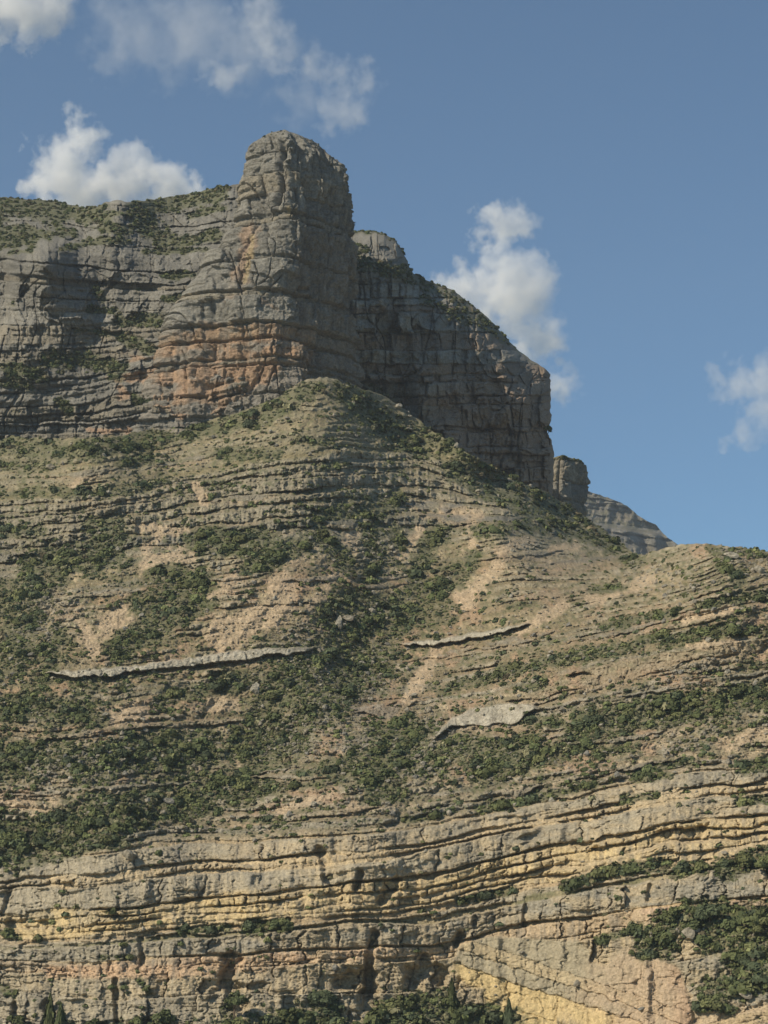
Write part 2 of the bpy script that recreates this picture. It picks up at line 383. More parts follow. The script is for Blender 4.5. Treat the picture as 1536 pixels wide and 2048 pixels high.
STONY = [(26, 1, (720, 1080), (770, 1100)), (40, 1, (760, 1330), (720, 1400), (660, 1450)), (50, .9, (600, 1290), (640, 1380)), (40, .9, (100, 1200), (60, 1290)), (45, .9, (250, 1500), (100, 1540)), (40, .9, (560, 1480), (700, 1470)),
 (30, .9, (830, 1400), (880, 1460)), (24, .9, (700, 1250), (760, 1230)), (30, .8, (1340, 1350), (1440, 1340)), (20, .9, (1030, 1080), (1060, 1090)), (22, .9, (1340, 1500), (1420, 1470)), (28, .8, (1320, 1870), (1390, 1880)),
 (24, .8, (1450, 1930), (1500, 1990)), (30, .8, (1450, 1110), (1520, 1130)), (40, .7, (900, 1500), (820, 1530)), (40, .7, (1380, 1180), (1260, 1130))]
# massive ledges that stand out of the slope: thickness px, protrusion m, colour, points along the top edge
LEDGE = [(16, 4.6, PALE * 1.2, (90, 1342), (180, 1340), (280, 1330), (400, 1313), (480, 1300), (560, 1297), (630, 1295)),
 (12, 4.6, PALE * 1.2, (800, 1287), (850, 1281), (920, 1272), (1000, 1257), (1060, 1247)), (12, 2.5, GREYW, (920, 1292), (1000, 1280), (1080, 1262)),
 (36, 4.5, PALE * 1.1, (868, 1472), (905, 1436), (950, 1416), (1010, 1407), (1075, 1411)), (12, 2.2, PALE, (690, 1418), (740, 1412), (800, 1400)), (20, 2.2, GREYW, (700, 1424), (780, 1412), (840, 1398)),
 (10, 3.0, GREYW, (960, 1117), (1010, 1110), (1060, 1102), (1130, 1098)), (9, 2.0, GREYW, (1080, 1128), (1160, 1116), (1240, 1112)), (10, 2.4, TAN, (1020, 1192), (1100, 1184), (1170, 1170), (1200, 1160)),
 (9, 3.0, TAN, (80, 1478), (180, 1462), (300, 1446), (400, 1440), (480, 1440)), (7, 2.0, PALE, (160, 1186), (230, 1178), (320, 1172)), (7, 2.2, PALE, (400, 1160), (460, 1155), (540, 1146)),
 (6, 1.8, PALE, (0, 1588), (130, 1580), (250, 1570), (400, 1562)), (10, 2.5, PALE, (500, 1552), (560, 1550), (660, 1553)), (7, 1.6, PALE, (510, 1545), (560, 1538), (610, 1530)),
 (9, 2.0, GREYW, (560, 1160), (680, 1150), (720, 1170), (830, 1165)), (9, 2.0, PALE, (700, 1155), (820, 1153)), (16, 3.0, TAN, (1010, 1400), (1100, 1376), (1200, 1350), (1300, 1330), (1400, 1310)),
 (22, 3.2, TAN, (1130, 1345), (1230, 1325), (1330, 1305), (1440, 1288), (1560, 1272)), (8, 2.0, PALE, (1240, 1392), (1340, 1372), (1450, 1352), (1560, 1340)), (7, 2.0, PALE, (1130, 1490), (1250, 1474), (1330, 1460)),
 (8, 2.2, GREYW, (1180, 1545), (1290, 1525), (1370, 1515)), (14, 2.5, GREYW, (960, 1590), (1060, 1575), (1090, 1568)), (14, 3.0, GREYW, (400, 1000), (480, 990), (560, 988)),
 (10, 2.0, GREYW, (290, 935), (380, 915), (440, 905)), (12, 2.5, GREYW, (60, 948), (150, 942), (240, 935)), (20, 2.2, GREY, (790, 1005), (860, 1003), (930, 1008)), (14, 2, GREY, (830, 1030), (900, 1028), (1050, 1035)),
 (12, 2, GREYW, (640, 1045), (700, 1040), (760, 1036)), (11, 2.2, TAN, (580, 1630), (650, 1622), (760, 1612)), (9, 2.2, GREYW, (800, 1325), (900, 1300), (1000, 1283), (1110, 1263)), (8, 2, TAN, (1220, 1232), (1330, 1207), (1450, 1175)),
 (7, 2, GREYW, (1130, 1285), (1230, 1262), (1330, 1240)), (6, 2, TAN, (1000, 1148), (1080, 1143), (1180, 1140))]
# gullies, alcoves and dark recesses in the lower cliff: radius, depth m, points
GULLY = [(13, 3.5, (752, 1868), (742, 1900), (735, 1990)), (26, 5.5, (462, 1925), (455, 1960), (480, 2010)), (10, 2.5, (720, 1745), (715, 1775)), (16, 3.5, (790, 1760), (765, 1800)),
 (28, 5.0, (825, 1950), (860, 1935), (880, 1955)), (13, 4.5, (918, 1872), (912, 1890)), (24, 4.5, (690, 1960), (735, 1950), (740, 2010)), (9, 2.5, (283, 1880), (285, 1925)), (8, 2.5, (230, 1960), (235, 2060)),
 (16, 3.0, (95, 2010), (100, 2060)), (9, 2.5, (30, 2000), (30, 2060)), (20, 3.0, (1310, 1672), (1400, 1668)), (14, 2.2, (1150, 1690), (1200, 1700)),
 (7, 2.5, (1052, 1810), (1050, 1850)), (7, 1.6, (1300, 1772), (1298, 1800)), (7, 1.5, (240, 1790), (235, 1830)),
 (14, 3, (640, 1700), (660, 1760)), (8, 1.8, (20, 1780), (5, 1830)), (16, 2.4, (25, 1845), (90, 1852))]

def hill_beds():
    R = np.random.default_rng(7); B = Beds()
    s = 700.0
    def rng(s1, lo, hi, cols, p, w=(0.8, 3), soft=0.35, blk=.4, hard=1.0):
        nonlocal s
        while s < s1 - lo:
            t = R.uniform(lo, hi); c = cols[R.integers(len(cols))]
            B.add(s, R.uniform(.5, 1) * p, c * R.uniform(.85, 1.12), R.uniform(*w), hard, blk)
            s += t
            ts = R.uniform(lo * .5, hi * (.9 if s > 1062 else .6))
            B.add(s, 0, (SOIL * .6 + c * .4) * R.uniform(.85, 1.1), 4, 0.0, .2); s += ts
        s = s1
    rng(905, 5, 11, [GREYW, TAN * .9, GREYW, GREY], 2.3, blk=.6)
    rng(935, 9, 14, [GREYW], 4.0, (1, 2.5)); rng(950, 4, 6, [GREYW, TAN], 1.5)
    rng(1062, 9, 20, [GREY, GREYW, GREYW], 5.0, (.6, 2.2), blk=1.0)
    rng(1145, 5, 11, [GREYW, TAN, TAN], 2.4)
    rng(1415, 5, 12, [TAN, GREYW, TAN, SOIL, ORG * .7 + TAN * .3], 2.3, (1.5, 5))
    rng(1600, 5, 13, [TAN, GREYW, TAN], 2.0, (1.2, 4))
    rng(1662, 5, 13, [GREYW, TAN, TAN], 2.4, (1.2, 4))
    E = [(1662, 3.2, GREYW, 4, 1, .5), (1692, 0.6, TAN, 3, 0, .2), (1700, 2.0, TAN, 2, 1, .3), (1708, 0.9, TAN, 4, 0, .2), (1716, 3.4, GREYW, 3.4, 1, .5), (1760, 0.4, YEL * .8, 3, 0, .3), (1766, 2.6, YEL, 2.2, 1, .8),
         (1780, 1.0, YEL, 2, 0, .3), (1785, 2.7, YEL, 2.6, 1, .9), (1797, 0.7, TAN, 3, 0, .2), (1802, 1.9, YEL, 3.6, 1, .6), (1812, .7, TAN, 3, 0, .3), (1817, 1.7, YEL * .5 + TAN * .5, 3.6, 1, .4), (1825, .9, SOIL, 5, 0, .2), (1836, 1.7, GREYW, 4, 1, .3), (1841, .8, OLIVE, 5, 0, .1),
         (1849, 3.0, GREY * .5 + GREYW * .5, 1.7, 1, 1.1), (1888, 0.9, YEL * .6 + ORG * .4, 2, 0, .4), (1893, 1.8, PINK, 2.5, 1, .5), (1912, 1.2, PINK * .6 + TAN * .4, 2, 1, .4), (1921, 1.9, TAN * .6 + GREYW * .4, .8, 1, 1.3),
         (1985, 2.2, GREYW, .9, 1, 1.4), (2060, 2, GREY, 1.5, 1, .5)]
    for (a, p, c, w, h, b) in E: B.add(a, p, c, w, h, b)
    for k in range(6): B.add(2110 + 40 * k, 1.2, OLIVE, 3, 1, .3)
    B.done(); return B

def polyline_local(P, px):
    P = np.array(P, float)
    y = np.interp(px, P[:, 0], P[:, 1])
    return y, P[0, 0], P[-1, 0]

def mix(a, b, t):
    return a * (1 - t[..., None]) + b * t[..., None]

def build_hill():
    nx = 1150; ny = 900
    u = np.linspace(0, 1, nx)
    pxs = -240 + u * 2030
    # finer columns inside the picture
    pxs = np.interp(u, [0, .06, .94, 1], [-240, -20, 1556, 1780])
    tp = pl(TOP, pxs) + 3.0 * fbm(pxs / 14, 0, 3, 3) * 1.0
    v = np.linspace(0, 1, ny)
    v = np.interp(v, [0, .96, 1], [0, (2075 - 1000) / (BOT - 1000), 1])
    PX = np.broadcast_to(pxs, (ny, nx)).copy()
    PY = tp[None] + v[:, None] * (BOT - tp[None])
    Y = DEPTH(PX, PY)
    n1 = fbm(PX / 70, PY / 50, 4, 11); n2 = fbm(PX / 18, PY / 14, 3, 12)
    S = PY + SOFF(PX, PY) + 3.2 * n1 * sm(1700, 1500, PY) + 1.5 * n1 + .9 * n2
    S = S + .6 * fbm(PX / 5, PY / 9, 2, 17) + 5.5 * fbm(PX / 150, S / 22, 2, 18) * sm(1640, 1690, S) + 3 * fbm(PX / 60, S / 14, 2, 19)
    S = S + 5 * (hsh(np.floor((PX + 25 * n1) / 170), PX * 0, 20) - .5) * sm(1640, 1690, S)
    veg = strokes(VEG, PX, PY)
    vn_ = fbm(PX / 16, PY / 12, 4, 21, .6)
    vm = sm(-.1, .45, veg + .55 * vn_)
    soil = sm(-.05, .35, strokes(SOILP, PX, PY) + .5 * fbm(PX / 14, PY / 20, 4, 22, .6)) * (1 - vm)
    B = hill_beds()
    idx, t, q, rnd, dx, dy, rd, A = B(PX + 8 * n2, S, seed=9, skew=.15)
    prot, hard, blk = A[..., 0], A[..., 5], A[..., 6]
    lat = sm(-.45, .2, fbm(PX / 190 + idx * 5.7, idx * 3.1 + PY * 0, 4, 41))
    lat = np.maximum(lat, .75 * sm(900, 1000, PX) * (PY < 1300)); lat = np.maximum(lat, .7 * (S < 900))
    prot = prot * (1 + .55 * fbm(PX / 70 + idx * 9.1, idx * 1.7 + PY * 0, 3, 43))
    low = sm(1640, 1670, S)
    band = sm(905, 915, S) * (1 - sm(1050, 1070, S))
    pres = np.maximum(np.maximum(low, band * .8), lat)
    pat = .12 + .88 * sm(-.25, .2, fbm((PX + .5 * PY) / 95, (PY - .2 * PX) / 60, 4, 47) + .12)
    pres = pres * np.where(low + band * .7 > .5, 1, pat)
    pres = pres * (1 - vm * (1 - .55 * low)) * (1 - .55 * soil)
    g = .2 * (1 - low) + .05 * low
    hrel = prot + g * t * (.5 - q) + blk * rnd * (1.5 + .6 * low) - (1 - rd) * (.5 + .35 * blk + .5 * low) - low * .8 * (1 - sm(.6, 2.0, dx)) * sm(-.4, .2, fbm(PX / 70, PY / 30, 2, 146))
    srel = g * t * (q - .5) - .35 * (1 - q) ** 3
    rel = np.where(hard > .5, hrel, srel) * pres
    # vertical fluting in the lower cliff
    FX = PX + 3 * n1 + 2 * n2
    fa = facet(FX, S, 40, 30, 150); fb = facet(FX, S, 15, 11, 160); fc = facet(PX, S, 7, 5, 170)
    thin = low * sm(1758, 1762, S) * (1 - sm(1832, 1838, S))
    mass = low * sm(-.1, .25, fbm(PX / 120, S / 30, 3, 144) + .55 * sm(380, 120, PX) - .1)
    rel = rel * (1 - .75 * mass) + mass * 1.6
    rel = rel + low * (.6 * fa + .25 * fb + .12 * fc) * (1 - .5 * sm(800, 1000, PX) * (hard > .5)) + (1 - low) * (.35 * fb + .3 * fc) * (.3 + .7 * hard) + band * (.9 * fa + .7 * fb)
    rel = rel + low * (.5 * fbm(PX / 16, S / 90, 3, 51) + 1.0 * fbm(PX / 60, S / 120, 2, 52)) * sm(0, 1, 1 - vm)
    rel = rel + band * (1.1 * fbm(PX / 9, S / 45, 3, 55) + 1.2 * fbm(PX / 45, S / 30, 2, 56)) * (1 - vm)
    # second, finer breakage
    rel = rel + .30 * fbm(PX / 7, PY / 4, 3, 61, .6) * (1 - .3 * soil) + .7 * fbm(PX / 40, PY / 26, 3, 62) * (1 - low)
    # erosion rills across the marl slopes, running down the slope
    rill = fbm((PX + .75 * PY) / 26, (PY - .3 * PX) / 130, 3, 71)
    rel = rel + (1 - low) * (1 - band) * 1.1 * rill
    c = A[..., 1:4] * (1 + .22 * rnd[..., None])
    c = mix(c, np.broadcast_to(PALE * .98, c.shape), hard * (1 - low) * (1 - band) * pres * .75)
    # colours that run through the ground
    big = fbm(PX / 130, PY / 90, 3, 81)
    wt = sm(1080, 1160, S) * (1 - sm(1600, 1660, S))
    c = mix(c, np.broadcast_to(SOIL * 1.05, c.shape), wt * (1 - hard * .75) * .7 * sm(-.6, .3, big))
    c = mix(c, np.broadcast_to(OLIVE, c.shape), (1 - low) * .58 * (1 - .5 * soil) * (1 - .75 * band * hard) * (1 - .75 * hard * pres) * (1 - .3 * (S < 905)) * sm(-.35, .3, fbm(PX / 30, PY / 10, 5, 82, .62) + .2 * (1 - hard)))
    c = mix(c, np.broadcast_to(GREYW, c.shape), .5 * sm(1150, 1060, S) * sm(-.3, .3, big))
    c = mix(c, c * np.array((.88, .86, .74)), sm(1150, 1060, S) * sm(915, 900, S) + .55 * sm(880, 905, S) * sm(1500, 1300, S))
    orgm = sm(.2, .6, fbm(PX / 50, PY / 30, 3, 83)) * wt * .6
    c = mix(c, np.broadcast_to(ORG, c.shape), orgm)
    sc = ORG * .36 + TAN * .80
    c = mix(c, sc * (1 + .15 * fbm(PX / 9, PY / 5, 3, 84))[..., None], soil * (.9 - .2 * hard))
    # lower cliff: grey weathering rind and yellow fresh rock, left part greyer
    greyl = low * sm(500, 150, PX + 120 * fbm(PX / 80, PY / 40, 2, 85)) * sm(-.2, .2, fbm(PX / 60, PY / 22, 3, 86) + .25) * .8
    c = mix(c, np.broadcast_to(GREYW * 1.0, c.shape), greyl * .8 * (1 - .6 * sm(0, .5, strokes([(14, 1.2, (100, 1945), (290, 1945)), (10, 1.2, (20, 1862), (110, 1872), (170, 1862), (270, 1842)), (12, 1.1, (290, 1945), (600, 1935))], PX, PY))))
    pk = sm(0, .6, strokes([(13, 1.3, (100, 1944), (290, 1945), (420, 1940), (600, 1920))], PX, PY) + .3 * n2)
    c = mix(c, np.broadcast_to(ORG * .6 + PINK * .5, c.shape), pk * .75)
    ye = sm(0, .6, strokes([(9, 1.3, (20, 1862), (110, 1872), (170, 1862), (270, 1842)), (12, 1.2, (420, 1800), (510, 1790))], PX, PY) + .3 * n2)
    c = mix(c, np.broadcast_to(YEL, c.shape), ye * .8)
    c = mix(c, np.broadcast_to(TAN * .95, c.shape), low * .6 * sm(-.4, .25, fbm(PX / 70, PY / 18, 4, 94)) * sm(200, 700, PX + 100 * n1))
    c = mix(c, c * np.array((1.25, 1.22, 1.14)), low)
    drip = low * sm(.15, .6, fbm(PX / 5, S / 55, 3, 87) + .25 * fbm(PX / 40, PY / 40, 2, 88)) * (hard > .5)
    c = mix(c, np.broadcast_to(GREY * .8, c.shape), drip * .5)
    # the tilted block at the bottom with its own cross-cutting cracks
    wx = PX + 8 * n2; 
    wedge = sm(0, .25, strokes([(58, 1.0, (960, 1925), (1080, 1950), (1200, 1980), (1280, 2010)), (50, 1, (1010, 1990), (1100, 2040), (1260, 2060)), (40, 1, (1250, 1930), (1330, 1960), (1350, 2030)), (34, 1, (950, 1900), (1150, 1912))], PX, PY)) * sm(1893, 1900, S)
    ws = PY - .33 * (PX - 900) + 4 * n2 + 2.5 * n1
    WB = Beds()
    for a, p, cc, w in [(1700, 2.2, GREYW, 3), (1868, 2.6, TAN * .6 + GREYW * .4, 3), (1893, 2.4, GREYW, 3), (1921, 1.9, YEL * 1.0, 1.6), (1975, 1.7, YEL * 1.05, 2.5), (2010, 2.1, YEL * .95, 2.2), (2070, 2, TAN, 2.6)]:
        WB.add(a, p, cc, w, 1, .4)
    WB.done()
    i2, t2, q2, r2, _, _, rd2, A2 = WB(wx + 14, ws, seed=33)
    wrel = A2[..., 0] + .5 * fa + .25 * fb + .12 * fc + .5 * r2 - (1 - rd2) * .8 + .9 * fbm(PX / 22, PY / 70, 3, 91) + .12 * fbm(PX / 7, PY / 5, 3, 92)
    wrel = wrel + 2.2 * np.exp(-((PX - 1294 + 4 * n2) / 9) ** 2) * sm(1905, 1930, PY)
    rel = rel * (1 - wedge) + wrel * wedge
    wc = A2[..., 1:4] * (1 + .12 * r2[..., None])
    wc = mix(wc, np.broadcast_to(PINK * .9 + .03, wc.shape), sm(1120, 1290, PX + 60 * n1) * .75)
    wc = wc * np.array((1.22, 1.18, 1.05))
    wc = mix(wc, np.broadcast_to(ORG * 1.05, wc.shape), sm(1320, 1390, PX + 20 * n1) * .7)
    wc = mix(wc, np.broadcast_to(DGREY * 1.1, wc.shape), .8 * sm(.15, .5, fbm(PX / 14, PY / 60, 3, 93) + .35 * np.exp(-((PX - 1195) / 45) ** 2) - .1) * sm(1950, 1985, ws) )
    c = mix(c, wc, wedge)
    mot = fbm(PX / 3.2, PY / 2.4, 2, 120, .7); c = c * (1 + .28 * mot * (1 - low * .7))[..., None]
    c = mix(c, np.broadcast_to(GRN * 1.1, c.shape), (1 - low) * .7 * sm(.25, .6, fbm(PX / 6, PY / 4, 3, 121) + .35 * fbm(PX / 60, PY / 30, 2, 122)) * (1 - .8 * soil))
    # explicit ledges
    LF = np.zeros_like(PX)
    for th, pr, cc, *P in LEDGE:
        P = np.array(P, float)
        x0, x1 = P[0, 0], P[-1, 0]
        m = (PX[0] > x0 - 20) & (PX[0] < x1 + 20)
        i0, i1 = np.nonzero(m)[0][[0, -1]]
        sx = PX[:, i0:i1]; sy = PY[:, i0:i1]
        y = np.interp(sx, P[:, 0], P[:, 1]) + 2.2 * n2[:, i0:i1] + 1.5 * vn(sx / 9, sy * 0, 5)
        tt = th * (1 + .35 * vn(sx / 45, sx * 0 + th, 6)) * (.2 + .8 * sm(0, 1, (sx - x0) / 90) * sm(0, 1, (x1 - sx) / 60))
        d = sy - y
        en = sm(-8, 12, sx - x0) * sm(-8, 12, x1 - sx)
        jx = np.abs(((sx + 9 * n2[:, i0:i1]) / (th * 2.6) + .3 * hsh(np.floor(sx / (th * 2.6)), sx * 0, 8)) % 1 - .5)
        face = sm(-1.5, 1, d) * (1 - sm(-.8, .8, d - tt))
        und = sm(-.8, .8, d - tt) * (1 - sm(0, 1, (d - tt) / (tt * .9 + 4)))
        main = pr > 3.9
        crs = sm(.06, .0, np.abs(fbm(sx / 24, sy / 60, 2, 15))) + .8 * sm(.07, .0, np.abs(fbm(sx / 60, d / 7, 2, 16)))
        fl = -.6 * crs + .45 * fb[:, i0:i1] + .25 * fc[:, i0:i1]
        fr = (pr if main else pr * .8) * (1 - .16 * sm(.45, .5, jx)) + fl * (.6 if main else 1.1) - .10 * np.clip(d, 0, None) + .15 * n2[:, i0:i1]
        r0 = rel[:, i0:i1]
        r1 = r0 * (1 - face * en) + (fr + .08 * r0) * face * en
        r1 = r1 - und * en * pr * .26
        rel[:, i0:i1] = r1
        cf = (face * en * .9); LF[:, i0:i1] = np.maximum(LF[:, i0:i1], cf)
        c[:, i0:i1] = mix(c[:, i0:i1], cc * (1.0 if main else .84) * (1 + .14 * n2[:, i0:i1] + .16 * fc[:, i0:i1] - .15 * crs - .2 * sm(.0, .5, fbm(sx / 5, sy / 14, 3, 9)))[..., None], cf * (1.0 if main else .8 * sm(-.5, 0, fbm(sx / 30, sy / 10, 3, 13 + int(th))))) 
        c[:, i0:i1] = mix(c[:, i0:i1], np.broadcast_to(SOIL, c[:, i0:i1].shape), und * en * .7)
        vm[:, i0:i1] *= (1 - .95 * np.maximum(face, und * .6) * en)
    crk = np.abs(fbm(PX / 20, PY / 60, 2, 140)); crk2 = np.abs(fbm(PX / 55, S / 7, 2, 141))
    rel = rel - low * (1 - .75 * wedge) * (.7 * (1 - sm(0, .06, crk)) * sm(-.2, .3, fbm(PX / 60, PY / 40, 2, 142)) + .8 * (1 - sm(0, .12, crk2)) * sm(-.1, .4, fbm(PX / 80, PY / 30, 2, 143)))
    for r, dp, *P in GULLY:
        m = strokes([(r, 1.0, *P)], PX, PY)
        rel = rel - dp * sm(0, .7, m + .35 * n2)
    # vegetation ground tone and lumps
    gv = mix(np.broadcast_to(GRN, c.shape), np.broadcast_to(OLIVE, c.shape), sm(-.3, .5, fbm(PX / 9, PY / 7, 3, 101)))
    c = mix(c, gv, vm * .78)
    stony = strokes(STONY, PX, PY)
    spots = sm(.42, .62, fbm(PX / 5.0, PY / 3.6, 2, 102, .6) + .12 * sm(-.5, .5, stony))
    lface = np.zeros_like(PX) if 'LF' not in locals() else LF
    c = mix(c, np.broadcast_to(GREYW * 1.05, c.shape), spots * (1 - lface) * .7 * sm(2000, 1700, S) * (1 - .6 * low) * (.35 + .65 * sm(-.8, .2, stony)))
    rel = rel + .5 * spots * (1 - low) * (1 - lface) + vm * .5 * fbm(PX / 9, PY / 7, 2, 103)
    c = blur(c, 1)
    # fade relief at the upper rim so the ground meets the rock walls
    Y = Y - rel * sm(0, .01, v)[:, None]
    V = at(PX, PY, Y)
    # the crest rolls over and drops away behind
    back = []
    for k, (dy_, dz_) in enumerate([(60, -60), (25, -14), (8, -2), (2, -.2)]):
        b = V[0].copy(); b[:, 1] += dy_; b[:, 2] += dz_; b[:, 0] *= (1 + dy_ / 900.); back.append(b)
    VV = np.concatenate([np.stack(back), V], 0); CC = np.concatenate([np.repeat(c[:1], 4, 0), c], 0)
    o = mesh_np('hillside', VV, grid_faces(ny + 4, nx), M_HILL, CC)
    tag(o, 'bedded marl and limestone hillside with pale ledges, scrub and a yellow cliff at its foot', kind='structure')
    return dict(PX=PX, PY=PY, V=V, veg=veg, vm=vm, S=S, soil=soil, stony=stony, low=low, wedge=wedge, LF=LF, o=o)

H = build_hill()
print('hill', round(time.time() - T00, 1))

# ------------------------------------------------------------------ rock walls
def rock_beds(seed, s0, s1, lo, hi, p=(0.4, 2.2), cols=(GREY, GREYW * .9, GREY * .9), w=(.5, 2.2), blk=1.0):
    R = np.random.default_rng(seed); B = Beds(); s = s0
    while s < s1:
        t = R.uniform(lo, hi) * (1 if R.random() < .65 else .35)
        B.add(s, R.uniform(*p), cols[R.integers(len(cols))] * R.uniform(.9, 1.08), R.uniform(*w) * (1 if t > lo else 3), 1, blk * R.uniform(.5, 1.2)); s += t
        if R.random() < .55: B.add(s, R.uniform(-1.4, -.4), cols[0] * .85, 5, 0, .1); s += R.uniform(1.5, 3.5)
    B.done(); return B

def rock_relief(B, X, S, seed, rnd_px=4, warp=1.0, led=1.2, big=0.0, fac=1.0):
    """metres of relief and colour for a rock face in bed coordinates X, S (about photo pixels)"""
    n1 = fbm(X / 60, S / 45, 3, seed); n2 = fbm(X / 15, S / 12, 3, seed + 1)
    S2 = S + warp * (7 * n1 + 2.2 * n2); X2 = X + warp * (10 * n1 + 4 * n2)
    i, t, q, r, dx, dy, rd, A = B(X2, S2, seed=seed, round_px=rnd_px)
    rel = A[..., 0] + A[..., 6] * r * 3.0 - (1 - rd) * (.7 + .5 * A[..., 6]) * (.3 + .9 * sm(-.5, .4, fbm(X / 25, S / 25, 2, seed + 9)))
    rel = rel + led * fbm(X / 90, S / 11, 3, seed + 8) + big * (fbm(X / 55, S / 120, 3, seed + 20) + .7 * fbm(X / 40, S / 34, 3, seed + 21))
    rel = rel + 1.0 * n1 + .3 * n2 + .25 * fbm(X / 5, S / 5, 3, seed + 2, .6)
    Xf = X + 3 * n1 + 1.5 * n2; Sf = S2 * .7 + S * .3
    rel = rel + fac * (2.6 * facet(Xf, Sf, 44, 50, seed + 50) + 1.3 * facet(Xf, Sf, 19, 20, seed + 60) + .55 * facet(Xf, Sf, 8, 7, seed + 70))
    # through-going vertical joints
    f = np.abs(fbm(X / 34 + 2 * vn(S / 60, X * 0, seed + 3) * .4, S / 240, 2, seed + 4))
    rel = rel - 2.2 * (1 - sm(0, .07, f)) * sm(-.3, .1, fbm(X / 50, S / 50, 2, seed + 5))
    col = A[..., 1:4] * (1 + .25 * r + .12 * n2)[..., None]
    col = mix(col, np.broadcast_to(DGREY, col.shape), .45 * sm(.1, .6, fbm(X / 9, S / 60, 3, seed + 6)))
    return rel, col, n1, n2

# --- the grey wall west of the tower
WT = [(-260, 402), (-80, 396), (0, 394), (60, 398), (110, 402), (150, 412), (190, 415), (212, 404), (238, 400), (262, 405), (280, 402), (330, 396), (380, 386), (440, 374), (490, 364), (540, 362), (600, 380), (660, 420), (720, 500)]
WD = [(-260, 400, 960), (0, 395, 960), (150, 412, 955), (240, 402, 900), (350, 395, 960), (490, 365, 930), (720, 420, 930),
      (-260, 470, 900), (20, 440, 915), (100, 440, 915), (60, 480, 880), (240, 430, 885), (330, 440, 925), (450, 400, 905), (450, 470, 875), (360, 490, 885),
      (-100, 560, 838), (30, 520, 840), (95, 510, 832), (150, 520, 850), (150, 560, 850), (200, 520, 858), (300, 530, 862), (400, 540, 855), (5, 560, 856), (5, 600, 852),
      (-100, 680, 822), (60, 640, 832), (110, 600, 834), (180, 640, 842), (300, 650, 840), (400, 640, 824), (60, 700, 824), (200, 720, 832), (300, 740, 817), (380, 730, 811), (300, 690, 828),
      (-260, 800, 815), (0, 780, 818), (150, 790, 822), (280, 800, 812), (400, 780, 807), (500, 760, 808), (0, 870, 814), (200, 870, 816), (400, 850, 804), (-260, 960, 812), (200, 960, 812), (500, 960, 806), (720, 800, 830), (720, 960, 820), (600, 600, 850), (600, 500, 870)]
WO = [(-260, 0, 0), (0, 480, 20), (200, 500, 0), (350, 515, -15), (450, 500, 0), (0, 700, 0), (200, 690, 5), (400, 660, 18), (0, 860, 0), (230, 800, 28), (330, 760, 42), (450, 705, 55), (560, 695, 60), (230, 850, 5), (380, 830, 15), (500, 600, 30), (-260, 860, -10), (0, 400, 10), (400, 400, 0), (0, 960, 0), (500, 960, 20)]
WVEG = [(22, 1.1, (-150, 410), (0, 412), (100, 415), (160, 425), (200, 430)), (20, 1.1, (-100, 490), (0, 485), (60, 480)), (16, .9, (110, 425), (120, 460)), (22, 1.2, (280, 415), (290, 450), (330, 480)), (18, 1.1, (300, 408), (370, 400), (440, 385)),
        (13, 1.1, (340, 485), (390, 480), (430, 470)), (10, 1, (0, 440), (-60, 440)), (10, .9, (330, 555), (390, 548)), (10, .9, (190, 575), (205, 600)), (16, .9, (240, 640), (330, 640), (345, 650)), (24, .9, (100, 720), (180, 720), (240, 740)), (20, .9, (20, 740), (80, 750)),
        (16, .9, (250, 680), (300, 700)), (12, 1, (120, 800), (140, 825)), (9, 1, (270, 800), (300, 805)), (12, .9, (60, 770), (0, 765)), (10, .9, (400, 575), (408, 570)), (9, .9, (180, 620), (230, 620)), (15, .95, (-80, 462), (20, 458), (100, 470)), (9, .9, (120, 500), (200, 480), (260, 482)), (8, .9, (290, 505), (420, 500)), (12, .9, (200, 455), (262, 462)), (8, 1, (215, 425), (262, 428)), (9, .9, (380, 430), (450, 415)), (12, .8, (110, 455), (150, 470)), (8, .9, (60, 500), (20, 505)), (9, .8, (150, 660), (260, 670)), (8, .9, (330, 600), (380, 590))]
